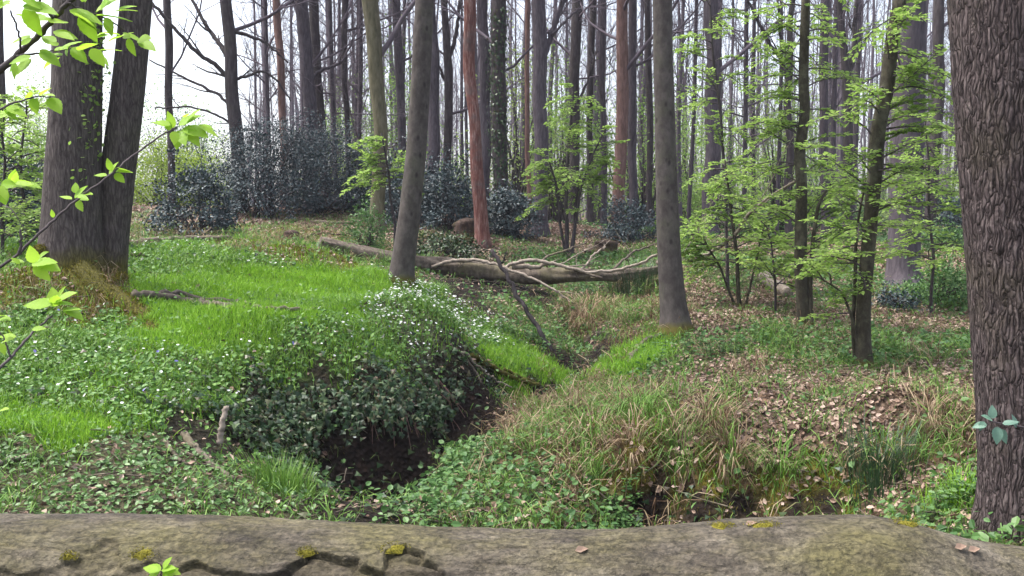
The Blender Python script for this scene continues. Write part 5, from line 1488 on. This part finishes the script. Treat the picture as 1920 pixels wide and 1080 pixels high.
def on_log(px, py, lift=0.0):
    i = np.argmin(((PX - px) ** 2 + (PY - py) ** 2 + 1e6 * (PH < .9) + 1e6 * (PH > 3.3)).ravel())
    p = V.reshape(-1, 3)[i].copy(); a = PH.ravel()[i]
    n = np.array([0, math.cos(a), math.sin(a)])
    return p + n * lift, n


for _px, _py, _lab in [(1076, 1036, 'pinkish dead leaf lying on the middle of the log'), (1790, 1032, 'dark curled leaf on the log near the oak'), (1815, 1036, 'pale dead leaf beside the dark curled leaf on the log'), (1398, 984, 'tiny pale leaf between two moss cushions on the log')]:
    p, n = on_log(_px, _py, .004)
    o = bpy.data.objects.new('dead_leaf', single(CURL, M['litter'], 'dead_leaf', .55)); orient(o, p, np.array([1, .3, 0]), n, .045, None); tag(o, _lab, 'leaf')
rng = np.random.default_rng(12)
for k, (px, py, sx, sy) in enumerate([(1352, 984, .028, .02), (1432, 984, .04, .02), (1700, 985, .035, .03), (1735, 995, .03, .025), (268, 1040, .03, .02), (740, 1030, .03, .02), (575, 1036, .022, .015), (130, 1045, .02, .012)]):
    p, n = on_log(px, py, .002)
    mb = MB()
    th, rr = np.meshgrid(np.linspace(0, 2 * PI, 25)[:-1], np.linspace(0, 1, 7), indexing='ij')
    wob = 1 + .4 * vnoise(np.stack([np.cos(th) * 1.6 + k * 7, np.sin(th) * 1.6, rr * 0], -1))
    t1 = np.array([1., 0, 0]); t2 = np.cross(n, t1)
    hgt = .004 * np.sqrt(np.maximum(0, 1 - rr ** 2)) * (1 + .5 * vnoise(np.stack([th * 4, rr * 6, rr * 0 + k], -1))) - .006 * rr ** 2
    Vm = p + (rr * wob * np.cos(th) * sx)[..., None] * t1 + (rr * wob * np.sin(th) * sy)[..., None] * t2 + hgt[..., None] * n
    I = np.arange(24)[:, None]; J = np.arange(6)[None, :]
    mb.add(Vm, np.stack([I * 7 + J, ((I + 1) % 24) * 7 + J, ((I + 1) % 24) * 7 + J + 1, I * 7 + J + 1], -1))
    mb.build('moss_cushion', M['mosslog'], logt)
    _nb = 260; _q = rng.uniform(0, 1, _nb) ** .5 * 1.7 * (.6 + .5 * rng.random(_nb)); _t = rng.uniform(0, 6.28, _nb)
    Pm = p + (_q * np.cos(_t) * sx)[:, None] * t1 + (_q * np.sin(_t) * sy)[:, None] * t2 + n * .002
    mb = MB(); mb.inst(BLADE, Pm, nrm(rng.normal(size=(_nb, 3))), nrm(n + rng.normal(0, .5, (_nb, 3))), rng.uniform(.002, .006, _nb), .003)
    mb.build('moss_shoots', M['mosslog'], logt, smooth=False, kind='stuff')


# ------------------------------------------------------------------ close twigs with single leaves
def leaf_mesh(name, mat, w=.56, seed=0):
    rng = np.random.default_rng(seed)
    n = 12
    V, Q = [], []
    for i in range(n + 1):
        t = i / n
        hw = .5 * w * math.sin(PI * t ** .8) ** .85 * (1 - .25 * t) * 1.12
        ser = 1 + (.06 if i % 2 else -.04)
        zc = -.16 * t ** 2 + .02
        V += [(t, hw * ser, zc + .10 * hw), (t, hw * .5, zc + .02 * math.sin(i * 2.6)), (t, 0, zc - .012), (t, -hw * .5, zc + .02 * math.sin(i * 2.6 + 1)), (t, -hw * ser, zc + .10 * hw)]
    for i in range(n):
        for j in range(4):
            a = i * 5 + j
            Q.append((a, a + 5, a + 6, a + 1))
    mb = MB(); mb.add(V, Q)
    return mb.mesh(name, mat)


LM = [leaf_mesh('leaf', obj_random(M['near']), w, s) for w, s in ((.5, 1), (.58, 2), (.66, 3))]
LB = leaf_mesh('leaf', obj_random(M['bluish']), .6, 4)


def near_twig(name, label, branches, leaves, meshes, cat='twig', mat='twig'):
    """branches: (pixels, distances, w0, w1); leaves: (px, py, distance, angle in the picture, length in px, tilt)"""
    b0 = branches[0]
    t = thing(name, label, cat, at(*b0[0][0], b0[1][0]))
    for bi, (pp, dd, w0, w1) in enumerate(branches):
        P = np.array([at(x, y, np.interp(i, [0, len(pp) - 1], dd)) for i, (x, y) in enumerate(pp)])
        mb = MB(); path_branch(mb, P, w0 * dd[0] / F / 2, w1 * dd[1] / F / 2, 7, .0012, np.random.default_rng(bi), 0, n=6 * len(pp)); mb.build('stem' if bi == 0 else 'side_stem', M[mat], t)
    rng = np.random.default_rng(len(label))
    for k, (px, py, d, ang, lp, tilt) in enumerate(leaves):
        a = math.radians(ang)
        dr = nrm(np.array([math.cos(a), rng.uniform(-.5, .25), math.sin(a)]))
        up = nrm(np.array([rng.normal(0, .3), -tilt + rng.normal(0, .15), 1.0]))
        if abs(dr @ up) > .85:
            up = nrm(up + np.array([.5, -.8, 0]))
        o = bpy.data.objects.new('leaf', meshes[k % len(meshes)])
        orient(o, at(px, py, d), dr, up, lp * d / F * 1.0, t)
        if lp > 28 and meshes is LM:          # a second, smaller leaf from the same bud
            o = bpy.data.objects.new('leaf', meshes[(k + 1) % len(meshes)])
            dr = nrm(dr + rng.normal(0, .6, 3) * np.array([1, .5, 1])); up = nrm(up + rng.normal(0, .3, 3))
            orient(o, at(px + rng.uniform(-8, 8), py + rng.uniform(-8, 8), d + rng.uniform(-.04, .04)), dr, up, lp * d / F * rng.uniform(.6, .95), t)


near_twig('overhanging_twig', 'dark close twig with big fresh leaves across the upper corner', [([(-30, 160), (30, 105), (75, 65), (110, 25), (150, -15)], (2.0, 1.9), 13, 9), ([(100, 35), (75, 0), (62, -20)], (1.9, 1.85), 6, 4),
          ([(30, 105), (90, 98), (140, 88), (200, 95)], (1.95, 2.05), 4, 2), ([(125, 5), (160, 20), (210, 40), (262, 78)], (1.9, 2.0), 4, 2), ([(40, 100), (35, 60), (20, 20)], (1.9, 1.8), 4, 3)],
          [(45, 10, 1.85, -10, 70, .8), (88, 40, 1.9, 160, 60, .7), (20, 8, 1.85, 185, 50, .4), (100, 60, 1.9, -10, 45, .9), (60, 68, 1.9, 200, 40, .5), (130, 20, 1.9, -15, 60, .6), (150, 28, 1.92, -60, 55, .9), (180, 30, 1.95, 0, 65, .3), (215, 22, 1.95, 12, 40, .3),
           (200, 35, 1.95, -70, 35, .6), (190, 20, 1.93, 60, 40, .4), (230, 62, 1.98, -20, 40, .3), (240, 72, 2.0, -70, 35, .8), (262, 78, 2.0, -25, 40, .5), (225, 66, 2.0, 170, 35, .4), (205, 66, 2.0, 190, 30, .5),
           (75, 98, 1.95, -30, 45, .8), (110, 95, 1.98, 30, 45, .3), (135, 90, 2.0, -40, 45, .7), (150, 92, 2.0, 20, 40, .5), (170, 92, 2.02, -50, 38, .8), (185, 95, 2.04, 10, 40, .4), (112, 108, 2.0, 200, 40, .6), (60, 112, 1.95, 220, 45, .8),
           (30, 118, 1.93, -100, 30, .8), (105, 82, 1.95, 150, 36, .5), (160, 5, 1.9, 70, 40, .5), (0, 15, 1.85, 120, 40, .5), (30, 0, 1.85, 20, 50, .5)], LM)
near_twig('slanting_twig', 'long thin twig slanting up across the twin trunks with small leaf tufts', [([(-40, 530), (30, 480), (80, 432), (140, 378), (195, 338), (240, 300), (300, 255), (332, 238)], (2.3, 2.6), 6, 3), ([(35, 478), (40, 460), (38, 430)], (2.3, 2.3), 6, 4)],
          [(325, 240, 2.6, 100, 32, .6), (335, 235, 2.6, 30, 45, .6), (345, 240, 2.6, -15, 52, .4), (348, 238, 2.6, -50, 48, .9), (335, 245, 2.6, -95, 36, .8), (352, 228, 2.6, 45, 36, .7), (372, 235, 2.6, -25, 40, .8), (320, 238, 2.6, 160, 34, .4),
           (205, 328, 2.5, 60, 30, .6), (212, 322, 2.5, 5, 36, .5), (200, 330, 2.5, 170, 26, .5), (215, 326, 2.5, -40, 24, .8), (208, 320, 2.5, 100, 24, .5), (140, 372, 2.45, 50, 34, .5), (148, 366, 2.45, 10, 32, .5), (135, 374, 2.45, 160, 26, .4), (145, 376, 2.45, -60, 24, .8), (142, 362, 2.45, 100, 22, .6),
           (100, 408, 2.4, 90, 16, .5), (60, 495, 2.35, 10, 50, .5), (70, 492, 2.35, -15, 46, .7), (45, 492, 2.35, 170, 30, .5), (62, 500, 2.35, -40, 40, .9)], LM)
near_twig('low_twig', 'low bare-stemmed twig with pairs of bright leaves in the lower corner', [([(-30, 720), (20, 670), (60, 625), (100, 590)], (2.3, 2.5), 7, 3), ([(20, 670), (10, 640), (-5, 615)], (2.3, 2.3), 4, 2)],
          [(100, 570, 2.5, 5, 40, .7), (98, 572, 2.5, 175, 58, .6), (105, 566, 2.5, 30, 46, .4), (120, 578, 2.5, -20, 50, .7), (60, 618, 2.4, 10, 26, .6), (30, 632, 2.4, 170, 30, .6), (5, 640, 2.3, 20, 30, .6), (0, 770, 2.2, 20, 24, .6), (-5, 600, 2.3, 10, 36, .6)], LM)
near_twig('edge_twig', 'leafy twig entering at the picture edge beside the twin trunks', [([(-40, 370), (0, 352), (30, 346), (60, 345)], (2.0, 2.1), 5, 2), ([(-30, 220), (20, 195), (70, 180), (95, 182)], (2.0, 2.2), 5, 2)],
          [(10, 350, 2.05, 10, 55, .5), (40, 345, 2.1, -5, 42, .4), (0, 355, 2.05, -60, 34, .8), (20, 344, 2.05, 60, 30, .5), (75, 180, 2.2, 5, 36, .4), (92, 184, 2.2, -45, 40, .8), (55, 182, 2.15, 30, 34, .4), (60, 186, 2.15, -70, 30, .8), (10, 200, 2.1, -20, 40, .6), (0, 215, 2.1, 30, 36, .5)], LM)
near_twig('oak_sprig', 'small sprig of bluish leaves before the oak trunk', [([(1960, 800), (1925, 802), (1890, 796), (1855, 790)], (3.6, 3.55), 4, 2)],
          [(1860, 788, 3.55, 150, 26, .6), (1850, 795, 3.55, 190, 28, .6), (1862, 785, 3.55, 95, 26, .5), (1870, 800, 3.55, -100, 34, 1.0), (1880, 796, 3.55, 20, 30, .5), (1875, 805, 3.55, -60, 32, .9), (1905, 802, 3.57, 100, 26, .8), (1845, 790, 3.55, 240, 20, .8)], [LB])
near_twig('log_seedling', 'tiny green seedling sprouting before the log', [([(300, 1095), (302, 1078), (304, 1066)], (2.40, 2.40), 4, 3)],
          [(304, 1068, 2.40, 20, 34, .6), (302, 1070, 2.40, 170, 40, .6), (306, 1066, 2.40, 60, 26, .6), (300, 1072, 2.40, 205, 34, .8), (308, 1070, 2.40, -10, 32, .8)], LM)

# ------------------------------------------------------------------ thin damp air
hm, nt, nd, lk = new_mat('damp_air')
_o = nd.new('ShaderNodeOutputMaterial'); _v = nd.new('ShaderNodeVolumePrincipled')
_v.inputs['Color'].default_value = (.86, .86, 1.0, 1); _v.inputs['Density'].default_value = .0006; _v.inputs['Anisotropy'].default_value = .2
lk.new(_v.outputs[0], _o.inputs['Volume'])
mb = MB()
_c = [(x, y, z) for z in (-4, 26) for y in (-40, 215) for x in (-190, 190)]
mb.add(_c, [(0, 2, 3, 1), (4, 5, 7, 6), (0, 1, 5, 4), (2, 6, 7, 3), (0, 4, 6, 2), (1, 3, 7, 5)])
hz = mb.build('haze', hm, smooth=False, kind='stuff'); hz['label'] = 'faint violet haze in the depth of the wood'; hz['category'] = 'haze'
